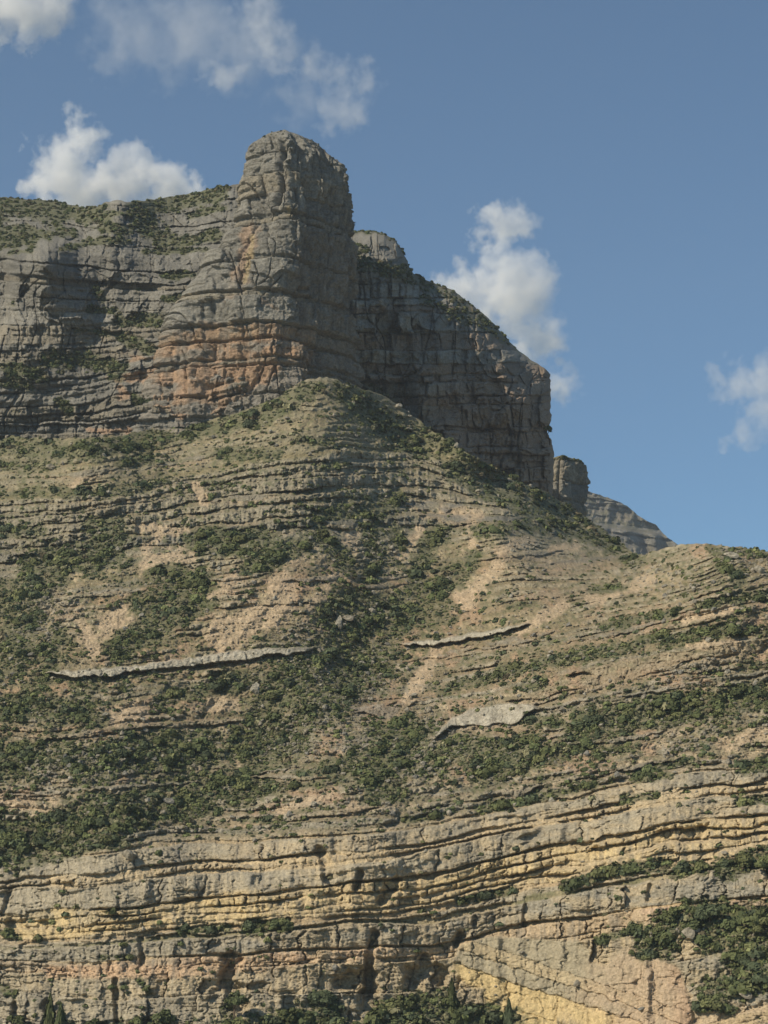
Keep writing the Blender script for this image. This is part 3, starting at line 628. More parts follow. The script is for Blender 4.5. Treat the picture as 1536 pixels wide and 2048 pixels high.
def build_wall():
    nx, ny = 640, 430
    pxs = np.interp(np.linspace(0, 1, nx), [0, .08, 1], [-240, -20, 700])
    tp = pl(WT, pxs) + 1.5 * fbm(pxs / 10, 0, 3, 5)
    v = np.linspace(0, 1, ny)
    PX = np.broadcast_to(pxs, (ny, nx)).copy(); PY = tp[None] + v[:, None] * (960 - tp[None])
    Y = TPS(WD, .004)(PX, PY)
    S = PY + TPS(WO, .01)(PX, PY)
    B = rock_beds(21, 330, 1150, 10, 30, p=(.2, 3.0), w=(.9, 3.0), blk=.7, cols=(GREY, GREY * 1.08, GREYW * .85))
    rel, c, n1, n2 = rock_relief(B, PX, S, 210, 4, .55, 1.5, 2.6, .75)
    c = c * .9
    rel = rel * (1 + .5 * sm(520, 440, PY))
    veg = strokes(WVEG, PX, PY); vm = sm(-.1, .45, veg + .6 * fbm(PX / 16, PY / 10, 4, 212, .6))
    crest = 1 - sm(0, 70, PY - tp[None])
    vm = np.maximum(vm, sm(.35, .7, crest * .6 + .5 * fbm(PX / 30, PY / 12, 3, 213)) * sm(520, 200, PX) * (1 - sm(200, 215, PX) * (1 - sm(262, 275, PX))))
    rel = rel * (1 - .6 * vm)
    # rounded knobs and alcove on the west end
    rel = rel + 6.5 * np.exp(-(((PX - 92) / 34) ** 2 + ((PY - 512) / 34) ** 2) ** 1.5) + 4 * np.exp(-(((PX - 100) / 24) ** 2 + ((PY - 570) / 28) ** 2) ** 1.5) - 10 * sm(30, 8, PX + 8 * n1) * sm(500, 530, PY) * (1 - sm(640, 700, PY + 1.2 * PX))
    rel = rel + 3 * np.exp(-(((PX - 30) / 16) ** 2) ** 1.5) * sm(500, 520, PY) * (1 - sm(600, 640, PY))
    om = sm(0, .5, strokes([(26, 1.1, (240, 745), (330, 735), (420, 720), (640, 735)), (34, 1.1, (330, 790), (440, 780), (640, 760)), (22, 1.1, (370, 825), (450, 815)), (14, 1, (230, 750), (250, 800)), (10, 1, (180, 860), (260, 860)), (14, 1, (490, 500), (480, 600))], PX, PY) + .7 * fbm(PX / 30, PY / 16, 4, 215))
    c = mix(c, np.broadcast_to(ORG, c.shape), om * .75 * sm(-.35, .15, fbm(PX / 70, S / 13, 3, 216) + .2))
    c = mix(c, np.broadcast_to(GRN * .5 + OLIVE * .5, c.shape), vm * .85)
    c = blur(c)
    Yb = Y - rel * sm(0, .02, v)[:, None]
    V = at(PX, PY, Yb)
    back = []
    for dy_, dz_ in [(120, -90), (40, -15), (12, -2)]:
        b = V[0].copy(); b[:, 1] += dy_; b[:, 2] += dz_; back.append(b)
    o = mesh_np('rock_wall', np.concatenate([np.stack(back), V]), grid_faces(ny + 3, nx), M_ROCK, np.concatenate([np.repeat(c[:1], 3, 0), c]))
    tag(o, 'broad grey limestone wall joined to the foot of the rock tower, scrub along its top', kind='structure')
    return dict(PX=PX, PY=PY, V=V, veg=veg, vm=vm)
WL = build_wall()

# --- bodies that stand free: closed rings, one per level
def catmull(P, n):
    P = np.array(P); m = len(P); t = np.linspace(0, m, n, endpoint=False); i = t.astype(int); f = (t - i)[:, None]
    a, b, c, d = P[(i - 1) % m], P[i % m], P[(i + 1) % m], P[(i + 2) % m]
    return .5 * (2 * b + (c - a) * f + (2 * a - 5 * b + 4 * c - d) * f * f + (3 * b - a - 3 * c + d) * f ** 3)

def ring_body(name, rows, plan, Yc, depth_sc, n_t, n_z, relfun, mat, zfun=None, cap=2.0):
    """rows: (photo row of the level, west px, east px); plan(h)->closed control polygon in (u 0..1 , forward m)"""
    rows = np.array(rows, float)
    py = np.linspace(rows[0, 0], rows[-1, 0], n_z)
    Lp = np.interp(py, rows[:, 0], rows[:, 1]); Rp = np.interp(py, rows[:, 0], rows[:, 2])
    xl = at(Lp, py, Yc)[..., 0]; xr = at(Rp, py, Yc)[..., 0]; z = zrow(py, Yc)
    h = (py - py[0]) / (py[-1] - py[0])
    P = np.stack([catmull(plan(hh), n_t) for hh in h])          # n_z, n_t, 2
    hw = (xr - xl)
    X = xl[:, None] + P[..., 0] * hw[:, None]
    ds = depth_sc(h, hw)
    Yy = Yc + P[..., 1] * ds[:, None]
    Z = np.broadcast_to(z[:, None], X.shape).copy()
    # outward normals in plan
    tx = np.roll(X, -2, 1) - np.roll(X, 2, 1); ty = np.roll(Yy, -2, 1) - np.roll(Yy, 2, 1)
    ln = np.hypot(tx, ty) + 1e-6; nxn, nyn = ty / ln, -tx / ln
    mid = X.mean(1, keepdims=True), Yy.mean(1, keepdims=True)
    sgn = np.sign(((X - mid[0]) * nxn + (Yy - mid[1]) * nyn).mean(1, keepdims=True)); nxn = nxn * sgn; nyn = nyn * sgn
    arc = np.cumsum(ln * .25, 1)
    rel, c = relfun(X, Yy, Z, arc, P, py, h, nxn, nyn)
    X = X + nxn * rel; Yy = Yy + nyn * rel
    V = np.stack([X, Yy, Z], -1)
    top = [];
    for k in (0.0, .35, .65, .88):
        cen = V[0].mean(0); r = cen + (V[0] - cen) * k; r[:, 2] = V[0][:, 2] + (1 - k) * cap * 1.0 + (.5 * fbm(r[:, 0] / 2, r[:, 1] / 2, 2, 4) if k else 0); top.append(r)
    VV = np.concatenate([np.stack(top), V]); CC = np.concatenate([np.repeat(c[:1], 4, 0), c])
    F = grid_faces(n_z + 4, n_t, wrap=True)
    o = mesh_np(name, VV, F, mat, CC)
    return o, V, c

TY = 818.0
TROWS = [(266, 552, 592), (269, 538, 612), (275, 527, 630), (285, 517, 642), (292, 511, 650), (302, 507, 664), (314, 504, 675), (346, 497, 686), (380, 489, 692), (420, 480, 699), (470, 466, 700), (500, 448, 697), (540, 426, 690), (580, 398, 689), (620, 370, 690), (660, 346, 694), (700, 328, 698), (740, 322, 702), (790, 305, 706), (880, 285, 712), (960, 270, 715)]
def tplan(h):
    e = .52 if h < .25 else .52 + .17 * min(1, (h - .25) / .5)      # where the prow sits across the width
    return [(0, .12), (.04, -.2), (.3 * e / .56, -.40), (e * .8, -.52), (e, -.50), (e + (1 - e) * .35, -.18), (e + (1 - e) * .72, .18), (1, .6), (.93, 1.0), (.5, 1.15), (.08, .8)]
def trel(X, Y, Z, arc, P, py, h, nx, ny):
    B = Beds()
    for a_, p_, c_, w_, b_ in [(200, .6, GREY, .6, .6), (282, 1.2, GREY * 1.05, .8, 1.0), (322, .8, GREY, .9, 1.0), (372, 1.3, GREYW * .9, .7, 1.0), (418, 1.0, GREY, .8, .9), (462, -.1, GREY * .9, 3, .2), (468, 1.0, GREYW * .9, 3, .5), (480, -.7, GREY * .8, 5, .1), (485, 2.0, GREY, .55, .8),
                               (566, .4, GREY * .9, 4, .2), (571, 1.9, GREY * 1.05, .8, .9), (636, .2, TAN * .7, 6, .2), (641, 1.1, GREYW * .9, 3, .4), (652, 2.4, GREY * 1.08, .5, .7), (706, -.2, TAN * .8, 5, .1), (711, 1.7, ORG * .6 + TAN * .35, 2.2, .4), (738, -.6, ORG * .7, 6, .1), (746, 1.5, ORG * .85 + TAN * .12, .8, .6),
                               (782, 0, GREYW * .8, 4, .2), (787, 1.2, GREYW * .8, 5, .2), (796, .1, ORG * .8, 4, .1), (801, 1.9, ORG * .75 + PINK * .25, 1.2, .5), (858, .3, ORG * .8, 4, .2), (864, 1.8, ORG * .6 + GREYW * .3, 1.5, .6), (905, .6, GREY, 2, .4), (915, 2.2, GREY, 1, .6), (1000, 2, GREY, 1, .5)]:
        B.add(a_, p_, c_, w_, 1, b_)
    B.done()
    S = 1000 - Z / (K * TY) * .95 + 0 * X
    S = (Z.max() - Z) / (K * TY) + 262
    Xp = (X + .9 * (Y - TY)) / (K * TY) + 768
    rel, c, n1, n2 = rock_relief(B, Xp, S, 310, 4, .36, .3, .5, .62)
    rel = rel + .35 * B(Xp, S + 2.5 * n1 + .8 * n2, seed=310)[-1][..., 0]
    jn = np.abs(fbm(Xp / 40, S / 260, 2, 340)); rel = rel - 2.2 * (1 - sm(0, .07, jn)) * sm(-.5, .1, fbm(Xp / 60, S / 70, 2, 341))
    rel = rel + 2.0 * fbm(Xp / 34, S / 210, 3, 333) + .25 * fbm(Xp / 60, S / 9, 2, 334)
    # three long bedding recesses and the chimney crack near the crown
    rel = rel * .9 + sm(478, 484, S) * 1.2
    fx = P[..., 0]
    front = (ny < .2)
    for cx, s0, s1, w, d in ((.40, 300, 460, .03, 3.2), (.60, 262, 420, .035, 3.6), (.66, 300, 480, .03, 2.0), (.22, 460, 600, .02, 1.2), (.8, 262, 350, .02, 1.5)):
        rel = rel - front * d * np.exp(-((fx - cx + .03 * n1) / w) ** 2) * sm(s0 - 15, s0 + 15, S) * (1 - sm(s1 - 20, s1 + 20, S))
    edge = sm(0, 45, S - 262)
    rel = rel * (.15 + .85 * edge) * sm(-1, 1, .8 - ny) 
    # lower part: slightly concave orange band under the grey face
    PXp = X / (K * Y) * .97 + 768
    PYp = HOR - Z / (K * Y) * .955
    om = sm(0, .5, strokes([(20, 1.1, (500, 490), (490, 560), (470, 620)), (26, 1.1, (240, 745), (330, 735), (420, 712), (600, 705)), (26, 1.15, (330, 785), (440, 770), (600, 745)), (30, 1.1, (370, 830), (520, 790)), (12, 1, (400, 690), (480, 690)), (8, .9, (530, 640), (560, 665))], PXp, PYp) + .6 * fbm(PXp / 26, PYp / 20, 4, 315))
    # weathered grey skin over the low beds away from the stained foot
    c = mix(c, np.broadcast_to(GREY * 1.02, c.shape), (1 - om) * sm(700, 712, S) * .85)
    c = mix(c, np.broadcast_to(ORG, c.shape), om * .45 * sm(640, 655, S) * sm(-.4, .2, fbm(PXp / 50, S / 16, 3, 316)) + .6 * om * (1 - sm(600, 640, S)))
    stn = sm(.1, .5, fbm(Xp / 7, S / 70, 3, 317)); c = mix(c, np.broadcast_to(GREY * .85, c.shape), .5 * stn)
    yw = sm(0, .5, strokes([(7, 1.1, (503, 500), (500, 560), (492, 600)), (5, 1, (572, 440), (575, 455))], PXp, PYp) + .4 * n2)
    c = mix(c, np.broadcast_to(YEL * .9, c.shape), yw * .7)
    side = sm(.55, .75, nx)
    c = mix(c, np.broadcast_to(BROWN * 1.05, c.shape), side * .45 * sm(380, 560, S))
    return rel, blur(c)
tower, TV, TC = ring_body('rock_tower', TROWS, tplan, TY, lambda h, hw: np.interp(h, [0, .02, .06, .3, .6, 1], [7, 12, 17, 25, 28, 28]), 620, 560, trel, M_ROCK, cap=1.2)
tag(tower, 'tall grey limestone tower with orange stained foot rising above the scrub ridge', kind='structure')

# --- the shaded cliff behind the tower
CR = [(463, 690, 752), (466, 690, 768), (480, 690, 790), (500, 690, 806), (520, 690, 814), (536, 690, 818), (548, 690, 828), (560, 690, 852), (580, 690, 905), (610, 690, 945), (640, 690, 980), (665, 690, 1004), (700, 690, 1036), (720, 690, 1062), (736, 690, 1090), (748, 690, 1100), (800, 690, 1102), (826, 690, 1100), (830, 690, 1103), (846, 690, 1102), (850, 690, 1095), (866, 690, 1096), (880, 690, 1103), (910, 690, 1108), (960, 690, 1106), (1010, 690, 1104), (1070, 690, 1102)]
def build_cliff():
    nx, ny = 520, 600
    rows = np.array(CR, float); py = np.linspace(463, 1070, ny)
    Rr = np.interp(py, rows[:, 0], rows[:, 2]) + 1.5 * fbm(py / 6, 0, 3, 8)
    u = np.linspace(0, 1, nx)
    wrap = 40
    uu = np.minimum(u * nx / (nx - wrap), 1.0)
    L0 = 600.0
    PX = L0 + uu[None] * (Rr[:, None] - L0); PY = np.broadcast_to(py[:, None], PX.shape).copy()
    tall = rows[:, 2]
    sky_d = np.interp(PX, np.maximum.accumulate(tall), rows[:, 0]); dsk = PY - sky_d        # distance below the skyline
    Y = 834 + 78 * ((PX - 690) / 410)
    Y = Y + 55 * np.exp(-np.clip(dsk, 0, None) / 55) + 30 * np.exp(-np.clip(dsk, 0, None) / 14) * sm(1095, 1040, PX)
    dR = Rr[:, None] - PX
    Y = Y + 9 * np.exp(-dR / 6) * sm(740, 760, PY)
    Y = Y + 8 * fbm(PX / 60, PY / 200, 3, 403) * sm(10, 80, dsk) - 7 * np.exp(-((PX - 870) / 60) ** 2) * sm(20, 90, dsk) + 6 * np.exp(-((PX - 800) / 30) ** 2) * sm(40, 90, dsk)
    S = PY + 20 * ((PX - 700) / 400) * 0 + np.where(PX > 900, 0, 0)
    B = rock_beds(15, 420, 1120, 26, 56, p=(.2, 1.8), w=(.6, 1.6), blk=2.0, cols=(GREY * .9, GREY * .95, BROWN * .9 + .03))
    rel, c, n1, n2 = rock_relief(B, PX, S, 410, 4, .55, .4, 3.5, 1.0)
    c = c * 1.12
    lowp = sm(720, 800, PY)
    rel = rel * 1.3 - 3.0 * (1 - sm(0, .06, np.abs(fbm(PX / 46, S / 200, 2, 440)))) * sm(-.4, .1, fbm(PX / 60, S / 60, 2, 441))
    c = mix(c, np.broadcast_to(np.array((.30, .215, .15)), c.shape), .75 * lowp * sm(760, 900, PX + 40 * n1))
    veg = strokes([(16, 1.1, (710, 520), (790, 545), (850, 560)), (12, 1.1, (840, 566), (900, 590), (960, 640), (1010, 680)), (14, .9, (850, 600), (930, 640)), (9, 1, (700, 490), (730, 500)), (10, .9, (720, 760), (760, 790), (800, 810))], PX, PY)
    vm = sm(-.1, .4, veg + .6 * fbm(PX / 14, PY / 10, 4, 412, .6))
    vm = vm * .75; vm = np.maximum(vm, .6 * sm(10, 3, dsk + 5 * n2) * sm(1100, 1040, PX))
    c = mix(c, np.broadcast_to(GRN * .5 + OLIVE * .5, c.shape), vm * .8)
    rel = rel * (1 - .5 * vm) * sm(0, 6, dR)
    c = blur(c)
    ex = np.clip((u * nx - (nx - wrap)) / wrap, 0, 1)
    V = at(PX, PY, Y - rel)
    # east end turns the corner and runs back
    V[..., 1] += (ex ** 1.4 * 70)[None]; V[..., 0] += ((ex * 70) * 0.34)[None] * ((PX - 768) * K) - (ex * 3)[None]
    back = []
    for dy_, dz_ in [(120, -100), (40, -18), (12, -2.5)]:
        b = V[0].copy(); b[:, 1] += dy_; b[:, 2] += dz_; back.append(b)
    o = mesh_np('cliff', np.concatenate([np.stack(back), V]), grid_faces(ny + 3, nx), M_ROCK, np.concatenate([np.repeat(c[:1], 3, 0), c]))
    tag(o, 'dark shaded limestone cliff with a long sloping top standing behind the rock tower', kind='structure')
    m = np.broadcast_to(ex[None] <= 0, PX.shape)
    return dict(PX=PX, PY=PY, V=V, veg=np.where(m, veg, -3), vm=np.where(m, vm, 0), dsk=dsk)
CL = build_cliff()

# --- small square-topped bluff
def srel(X, Y, Z, arc, P, py, h, nx, ny):
    B = rock_beds(25, 0, 400, 22, 44, p=(.1, .6), w=(.5, 1.2), blk=.4)
    S = (Z.max() - Z) / (K * 1080); rel, c, n1, n2 = rock_relief(B, arc / (K * 1080), S, 510, 4, .5, .3, 0, .45)
    c = mix(c, np.broadcast_to(OLIVE, c.shape), sm(9, 5, S + 3 * n2) * .9)
    rel = rel - 2.5 * np.exp(-((P[..., 0] - .32) / .05) ** 2) * (ny < 0)
    return blur(rel) * sm(0, 8, S)[..., ], blur(c)
bluff, BV, BC = ring_body('rock_bluff', [(916, 1104, 1158), (919, 1098, 1166), (926, 1092, 1172), (940, 1088, 1176), (960, 1086, 1177), (990, 1086, 1175), (1005, 1088, 1172), (1030, 1088, 1173), (1110, 1080, 1178)],
    lambda h: [(0, .5), (.05, -.1), (.3, -.5), (.5, -.35), (.75, .1), (1, .5), (.9, 1), (.5, 1.2), (.1, 1)], 1080.0, lambda h, hw: np.interp(h, [0, .1, 1], [10, 14, 17]), 260, 220, srel, M_ROCK, cap=.6)
tag(bluff, 'small square topped rock bluff just beyond the end of the shaded cliff', kind='structure')

# --- far mountain
def build_far():
    nx, ny = 360, 260
    pxs = np.linspace(1040, 1460, nx)
    tp = pl([(1040, 930), (1120, 962), (1180, 984), (1205, 992), (1235, 1003), (1255, 1012), (1275, 1030), (1290, 1040), (1312, 1050), (1322, 1062), (1342, 1080), (1370, 1100), (1420, 1135), (1460, 1150)], pxs) + 1.2 * fbm(pxs / 8, 0, 3, 77)
    v = np.linspace(0, 1, ny); PX = np.broadcast_to(pxs, (ny, nx)).copy(); PY = tp[None] + v[:, None] * (1230 - tp[None])
    d = PY - tp[None]
    S = PY - .12 * (PX - 1200)
    up = 1 - sm(1044, 1056, S)
    Y = 2900 - 1.6 * d - up * -60
    B = rock_beds(35, 850, 1300, 5, 16, p=(2, 9), w=(1, 4), blk=2, cols=(GREYW, GREY * 1.1))
    rel, c, n1, n2 = rock_relief(B, PX, S, 610, 3, .4, 3, 0, 4)
    rel = rel * 1.4 + 26 * (1 - up) * (vn(PX / 30 - d / 55, PX * 0, 611) + .4 * vn(PX / 11, PY / 40, 612)) + up * 16 * fbm((PX + .6 * PY) / 22, PY / 60, 3, 613)
    c = mix(c * .68, np.broadcast_to(OLIVE * .8, c.shape), sm(-.05, .35, fbm(PX / 10, S / 5, 4, 614) + .1 * up) * (.3 + .45 * up))
    rel = blur(rel)
    V = at(PX, PY, Y - rel)
    b = V[0].copy(); b[:, 1] += 400; b[:, 2] -= 300
    o = mesh_np('mountain', np.concatenate([b[None], V]), grid_faces(ny + 1, nx), M_FAR, np.concatenate([c[:1], c]))
    tag(o, 'pale distant mountain shoulder with banded cliffs seen past the rock bluff', kind='structure')
build_far()

# --- valley floor to the horizon
g = mesh_np('ground', np.array([(-30000, -30000, -62), (30000, -30000, -62), (30000, 60000, -62), (-30000, 60000, -62)], float), np.array([[0, 1, 2, 3]]), M_GROUND, smooth=False)
tag(g, 'dry valley floor spreading out below the hillside to the horizon', kind='structure')
print('rock', round(time.time() - T00, 1))

# ------------------------------------------------------------------ plants
RG = np.random.default_rng(99)
def shrub_proto(n, seed, flat=.75, size=.30, cone=0.0):
    R = np.random.default_rng(seed)
    d = R.normal(size=(n, 3)); d /= np.linalg.norm(d, axis=1, keepdims=True)
    d[:, 2] = np.abs(d[:, 2]) * 1.15 - .15
    lob = R.normal(size=(5, 3)); lob /= np.linalg.norm(lob, axis=1, keepdims=True); lob[:, 2] = np.abs(lob[:, 2])
    bump = .72 + .38 * np.max(np.clip(d @ lob.T, 0, 1) ** 3, axis=1)
    r = bump * R.uniform(.45, 1.0, n) ** .4
    p = d * r[:, None]; p[:, 2] *= flat
    if cone:
        hh = R.uniform(0, 1, n); a = R.uniform(0, 2 * math.pi, n); rr = (1 - hh) ** .8 * R.uniform(.6, 1.05, n) * (1 + .2 * np.sin(a * 3 + seed))
        p = np.stack([np.cos(a) * rr, np.sin(a) * rr, hh * cone], 1); d = np.stack([np.cos(a), np.sin(a), .4 + 0 * a], 1); d /= np.linalg.norm(d, axis=1, keepdims=True)
    nn = d + R.normal(size=(n, 3)) * .38; nn /= np.linalg.norm(nn, axis=1, keepdims=True)
    t = np.cross(nn, R.normal(size=(n, 3))); t /= np.linalg.norm(t, axis=1, keepdims=True); b = np.cross(nn, t)
    s = size * R.uniform(.55, 1.2, n)[:, None]
    V = np.stack([p - t * s - b * s * .7, p + t * s * .8 - b * s, p + t * s + b * s * .8, p - t * s * .7 + b * s], 1)
    V += nn[:, None] * (R.uniform(-.25, .25, (n, 4, 1)) * s[:, None])
    tint = np.repeat(R.uniform(.78, 1.22, n), 4)
    return V.reshape(-1, 3), tint

PRO = [shrub_proto(60, 40 + i, .8, .27) for i in range(7)]
TUF = [shrub_proto(22, 60 + i, .7, .42) for i in range(5)]
BIG = [shrub_proto(170, 70 + i, .85, .2) for i in range(5)]
GREENS = np.array([(0.074, 0.088, 0.036), (0.090, 0.102, 0.040), (0.062, 0.076, 0.039), (0.112, 0.118, 0.048), (0.150, 0.142, 0.078), (0.132, 0.112, 0.065)])
GP = np.array([.24, .24, .18, .18, .11, .05])

def pick(Bd, wgt, n, R=RG):
    """n random surface points of a body, chance by weight"""
    w = np.clip(wgt, 0, None).ravel().astype(float); w /= w.sum()
    i = R.choice(len(w), n, replace=False if n < (w > 0).sum() else True, p=w)
    return i

HX, HY = H['PX'].ravel(), H['PY'].ravel(); HVt = H['V'].reshape(-1, 3)
inside = ((HX > -200) & (HX < 1740))
area = np.abs(np.gradient(H['PY'], axis=0) * np.gradient(H['PX'], axis=1)).ravel()
vmf = H['vm'].ravel(); vegf = H['veg'].ravel(); lowf = H['low'].ravel(); soilf = H['soil'].ravel(); wedf = H['wedge'].ravel(); LFf = H['LF'].ravel()

P_pos, P_r, P_kind, P_px, P_py = [], [], [], [], []
def add_pts(V, px, py, r, kind):
    P_pos.append(V); P_r.append(r); P_kind.append(np.full(len(V), kind)); P_px.append(px); P_py.append(py)
# thick scrub
w = (vmf ** 1.5) * area * inside * sm(-.2, .7, vegf) * (.08 + .92 * sm(-.35, .25, fbm(HX / 22, HY / 16, 3, 778))) * (HY < 2200)
w = w * (1 - .9 * LFf)
i = pick(H, w, 7900); r = (.4 + 1.1 * RG.random(len(i)) ** 2.2) * (1 + .2 * (HY[i] < 1200)) * (1 + .35 * sm(.3, .9, vegf[i]))
add_pts(HVt[i], HX[i], HY[i], r, 0)
# scattered shrubs along beds
w = area * inside * (1 - LFf) * (1 - .93 * soilf) * (1 - vmf * .7) * (1 - .93 * lowf) * (1 - wedf) * sm(-.1, .7, fbm(HX / 40, HY / 18, 3, 777)) 
i = pick(H, w, 2300); add_pts(HVt[i], HX[i], HY[i], RG.uniform(.45, 1.15, len(i)), 0)
# tufts of low growth
w = area * inside * (1 - .85 * soilf) * (.14 + .86 * vmf) * (1 - .93 * lowf * (1 - vmf)) * (1 - wedf)
i = pick(H, w * (1 - LFf), 24000); add_pts(HVt[i], HX[i], HY[i], RG.uniform(.25, .65, len(i)), 1)
# on the walls
for Bd, n in ((WL, 2000), (CL, 520)):
    bx, by, bv = Bd['PX'].ravel(), Bd['PY'].ravel(), Bd['V'].reshape(-1, 3)
    w = Bd['vm'].ravel() ** 1.5 * (by < 880) * (bx > -200)
    i = pick(Bd, w, n); add_pts(bv[i], bx[i], by[i], RG.uniform(.5, 1.3, len(i)), 0)
# tower crown and bluff top
i = RG.integers(0, TV.shape[1], 26); add_pts(TV[RG.integers(2, 14, 26), i], np.full(26, 600.), np.full(26, 275.), RG.uniform(.3, .6, 26), 1)
i = RG.integers(0, BV.shape[1], 40); q_ = BV[RG.integers(0, 8, 40), i]; add_pts(q_, np.full(40, 1130.), np.full(40, 920.), RG.uniform(.5, 1.1, 40), 0)
pos = np.concatenate(P_pos); rad = np.concatenate(P_r); knd = np.concatenate(P_kind); ppx = np.concatenate(P_px); ppy = np.concatenate(P_py)
print('points', len(pos))

LAND = [(360, 1322, 'the long pale ledge', 'ledge'), (930, 1277, 'the black undercut ledge', 'l'), (970, 1432, 'the big pale slab', 's'), (690, 1240, 'the pair of pale boulders', 'b'), (1300, 1420, 'the thick scrub band', 'x'),
        (560, 1210, 'the orange marl scar', 'o'), (605, 1095, 'the curved tan scar', 'o'), (702, 1080, 'the tear shaped tan scar', 'o'), (235, 1240, 'the small orange badland', 'o'), (445, 1408, 'the red soil patch', 'o'),
        (640, 770, 'the foot of the rock tower', 't'), (1000, 950, 'the shaded cliff foot', 'c'), (1240, 1090, 'the saddle on the skyline', 'c'), (1450, 1110, 'the rounded skyline hill', 'c'), (380, 850, 'the orange cliff base', 'c'),
        (60, 900, 'the grey wall foot', 'c'), (520, 975, 'the grey bedded band', 'g'), (870, 940, 'the curved grey band', 'g'), (1250, 1770, 'the long grey cliff bed', 'g'), (1360, 1850, 'the cliffside grove', 'g'),
        (1500, 1940, 'the bushy bottom corner', 'g'), (820, 2030, 'the bottom thicket', 'g'), (520, 1850, 'the shrubby cliff notch', 'g'), (280, 1620, 'the dark scrub tongue', 'g'), (100, 1520, 'the stony scrub slope', 'g'),
        (640, 1380, 'the grey boulder run', 'g'), (820, 1500, 'the green hollow', 'g'), (80, 1220, 'the dark side gully', 'g'), (320, 1210, 'the mid slope scrub', 'g'), (1120, 1310, 'the sloping green strip', 'g'),
        (100, 420, 'the grey wall skyline', 'w'), (300, 450, 'the bushy wall chute', 'w'), (160, 720, 'the middle of the grey wall', 'w'), (780, 530, 'the cap of the shaded cliff', 'w'), (950, 630, 'the sloping cliff skyline', 'w'), (1060, 1520, 'the lower green strip', 'g'), (480, 1085, 'the dark shrub belt', 'g')]
LXY = np.array([(a, b) for a, b, *_ in LAND], float)
seen_labels = {}
def locate(x, y):
    d = (LXY[:, 0] - x) ** 2 + (LXY[:, 1] - y) ** 2; k = int(np.argmin(d)); dx, dy = x - LXY[k, 0], y - LXY[k, 1]
    m = math.hypot(dx, dy)
    if m < 14: rel = 'right at'
    elif abs(dy) > abs(dx) * 2: rel = ('just ' if m < 40 else 'well ') + ('below' if dy > 0 else 'above')
    elif abs(dx) > abs(dy) * 2: rel = ('close beside' if m < 40 else 'off to the side of') + ((' the east of') if dx > 0 else (' the west of'))
    else: rel = ('just ' if m < 40 else 'well ') + ('down' if dy > 0 else 'up') + ('slope east of' if dx > 0 else 'slope west of')
    rel = rel.replace('close beside the east of', 'close east of').replace('close beside the west of', 'close west of').replace('off to the side of the east of', 'far east of').replace('off to the side of the west of', 'far west of')
    return rel + ' ' + LAND[k][2]

# the individually built shrubs: the ones that show largest
vis = (ppx > 4) & (ppx < 1532) & (ppy > 400) & (ppy < 2044) & (knd == 0)
score = rad / pos[:, 1] * vis
order = np.argsort(-score)
take = []
cell = {}
for k in order:
    c_ = (int(ppx[k] // 34), int(ppy[k] // 30))
    if cell.get(c_, 0) >= 1: continue
    cell[c_] = 1; take.append(k)
    if len(take) >= 270: break
take = np.array(take)
single = np.zeros(len(pos), bool); single[take] = True

def merged(sel, protos, name, jitter=.2):
    idx = np.nonzero(sel)[0]; VV, CC = [], []
    for pi, (pv, tint) in enumerate(protos):
        m = idx[pi::len(protos)]
        if not len(m): continue
        a = RG.uniform(0, 2 * math.pi, len(m)); s = rad[m] * 1.15; sx = s * RG.uniform(.85, 1.3, len(m)); sz = s * RG.uniform(.75, 1.2, len(m))
        ca, sa = np.cos(a), np.sin(a)
        x = pv[None, :, 0] * sx[:, None]; y = pv[None, :, 1] * s[:, None]; z = pv[None, :, 2] * sz[:, None]
        X = x * ca[:, None] - y * sa[:, None] + pos[m, 0:1]; Y = x * sa[:, None] + y * ca[:, None] + pos[m, 1:2]; Z = z + pos[m, 2:3] - .15 * s[:, None]
        VV.append(np.stack([X, Y, Z], -1).reshape(-1, 3))
        g_ = GREENS[RG.choice(len(GREENS), len(m), p=GP)] * RG.uniform(.65, 1.5, (len(m), 1)) * np.where(pos[m, 1:2] > 800, .78, 1.0)
        CC.append((g_[:, None, :] * tint[None, :, None]).reshape(-1, 3))
    VV = np.concatenate(VV); CC = np.concatenate(CC)
    return mesh_np(name, VV, np.arange(len(VV)).reshape(-1, 4), M_LEAF, CC, smooth=False)
o = merged((knd == 0) & ~single, PRO, 'shrubbery'); tag(o, 'dark green evergreen scrub covering the gullies and ledges of the hillside', kind='stuff')
o = merged(knd == 1, TUF, 'undergrowth'); tag(o, 'low tufts of dry grass and herbs between the stones', kind='stuff')

def used_label(lb):
    seen_labels[lb] = seen_labels.get(lb, 0) + 1
    return lb
protos = []
TONE = ['dark green', 'mid green', 'blackish green', 'fresh green', 'dry olive', 'brownish']
SHAPE = ['rounded', 'spreading', 'lopsided', 'dense', 'domed']
for gi in range(4):
    for bi in range(5):
        pv, tint = BIG[bi]
        o = mesh_np('shrub', pv, np.arange(len(pv)).reshape(-1, 4), M_LEAF, GREENS[gi][None] * tint[:, None] * 1.0, smooth=False, link=False)
        protos.append((o, gi, bi))
meds = np.median(rad[take])
for n, k in enumerate(take):
    src, gi, bi = protos[int(RG.choice(20, p=np.repeat(np.array([.35, .3, .2, .15]) / 5, 5)))]
    o = src.copy(); COL.objects.link(o)
    s = rad[k] * 1.3
    o.location = (pos[k, 0], pos[k, 1] - .3, pos[k, 2] - .15 * s); o.rotation_euler = (0, 0, RG.uniform(0, 6.28)); o.scale = (s * RG.uniform(.95, 1.25), s, s * RG.uniform(.85, 1.15))
    sz = 'large' if rad[k] > meds else 'small'
    lb = f'{sz} {SHAPE[bi]} {TONE[gi].split()[0] if gi == 2 else TONE[gi]} shrub {locate(ppx[k], ppy[k])}'
    tag(o, used_label(lb), 'shrub', 'evergreen shrubs scattered over the hillside')
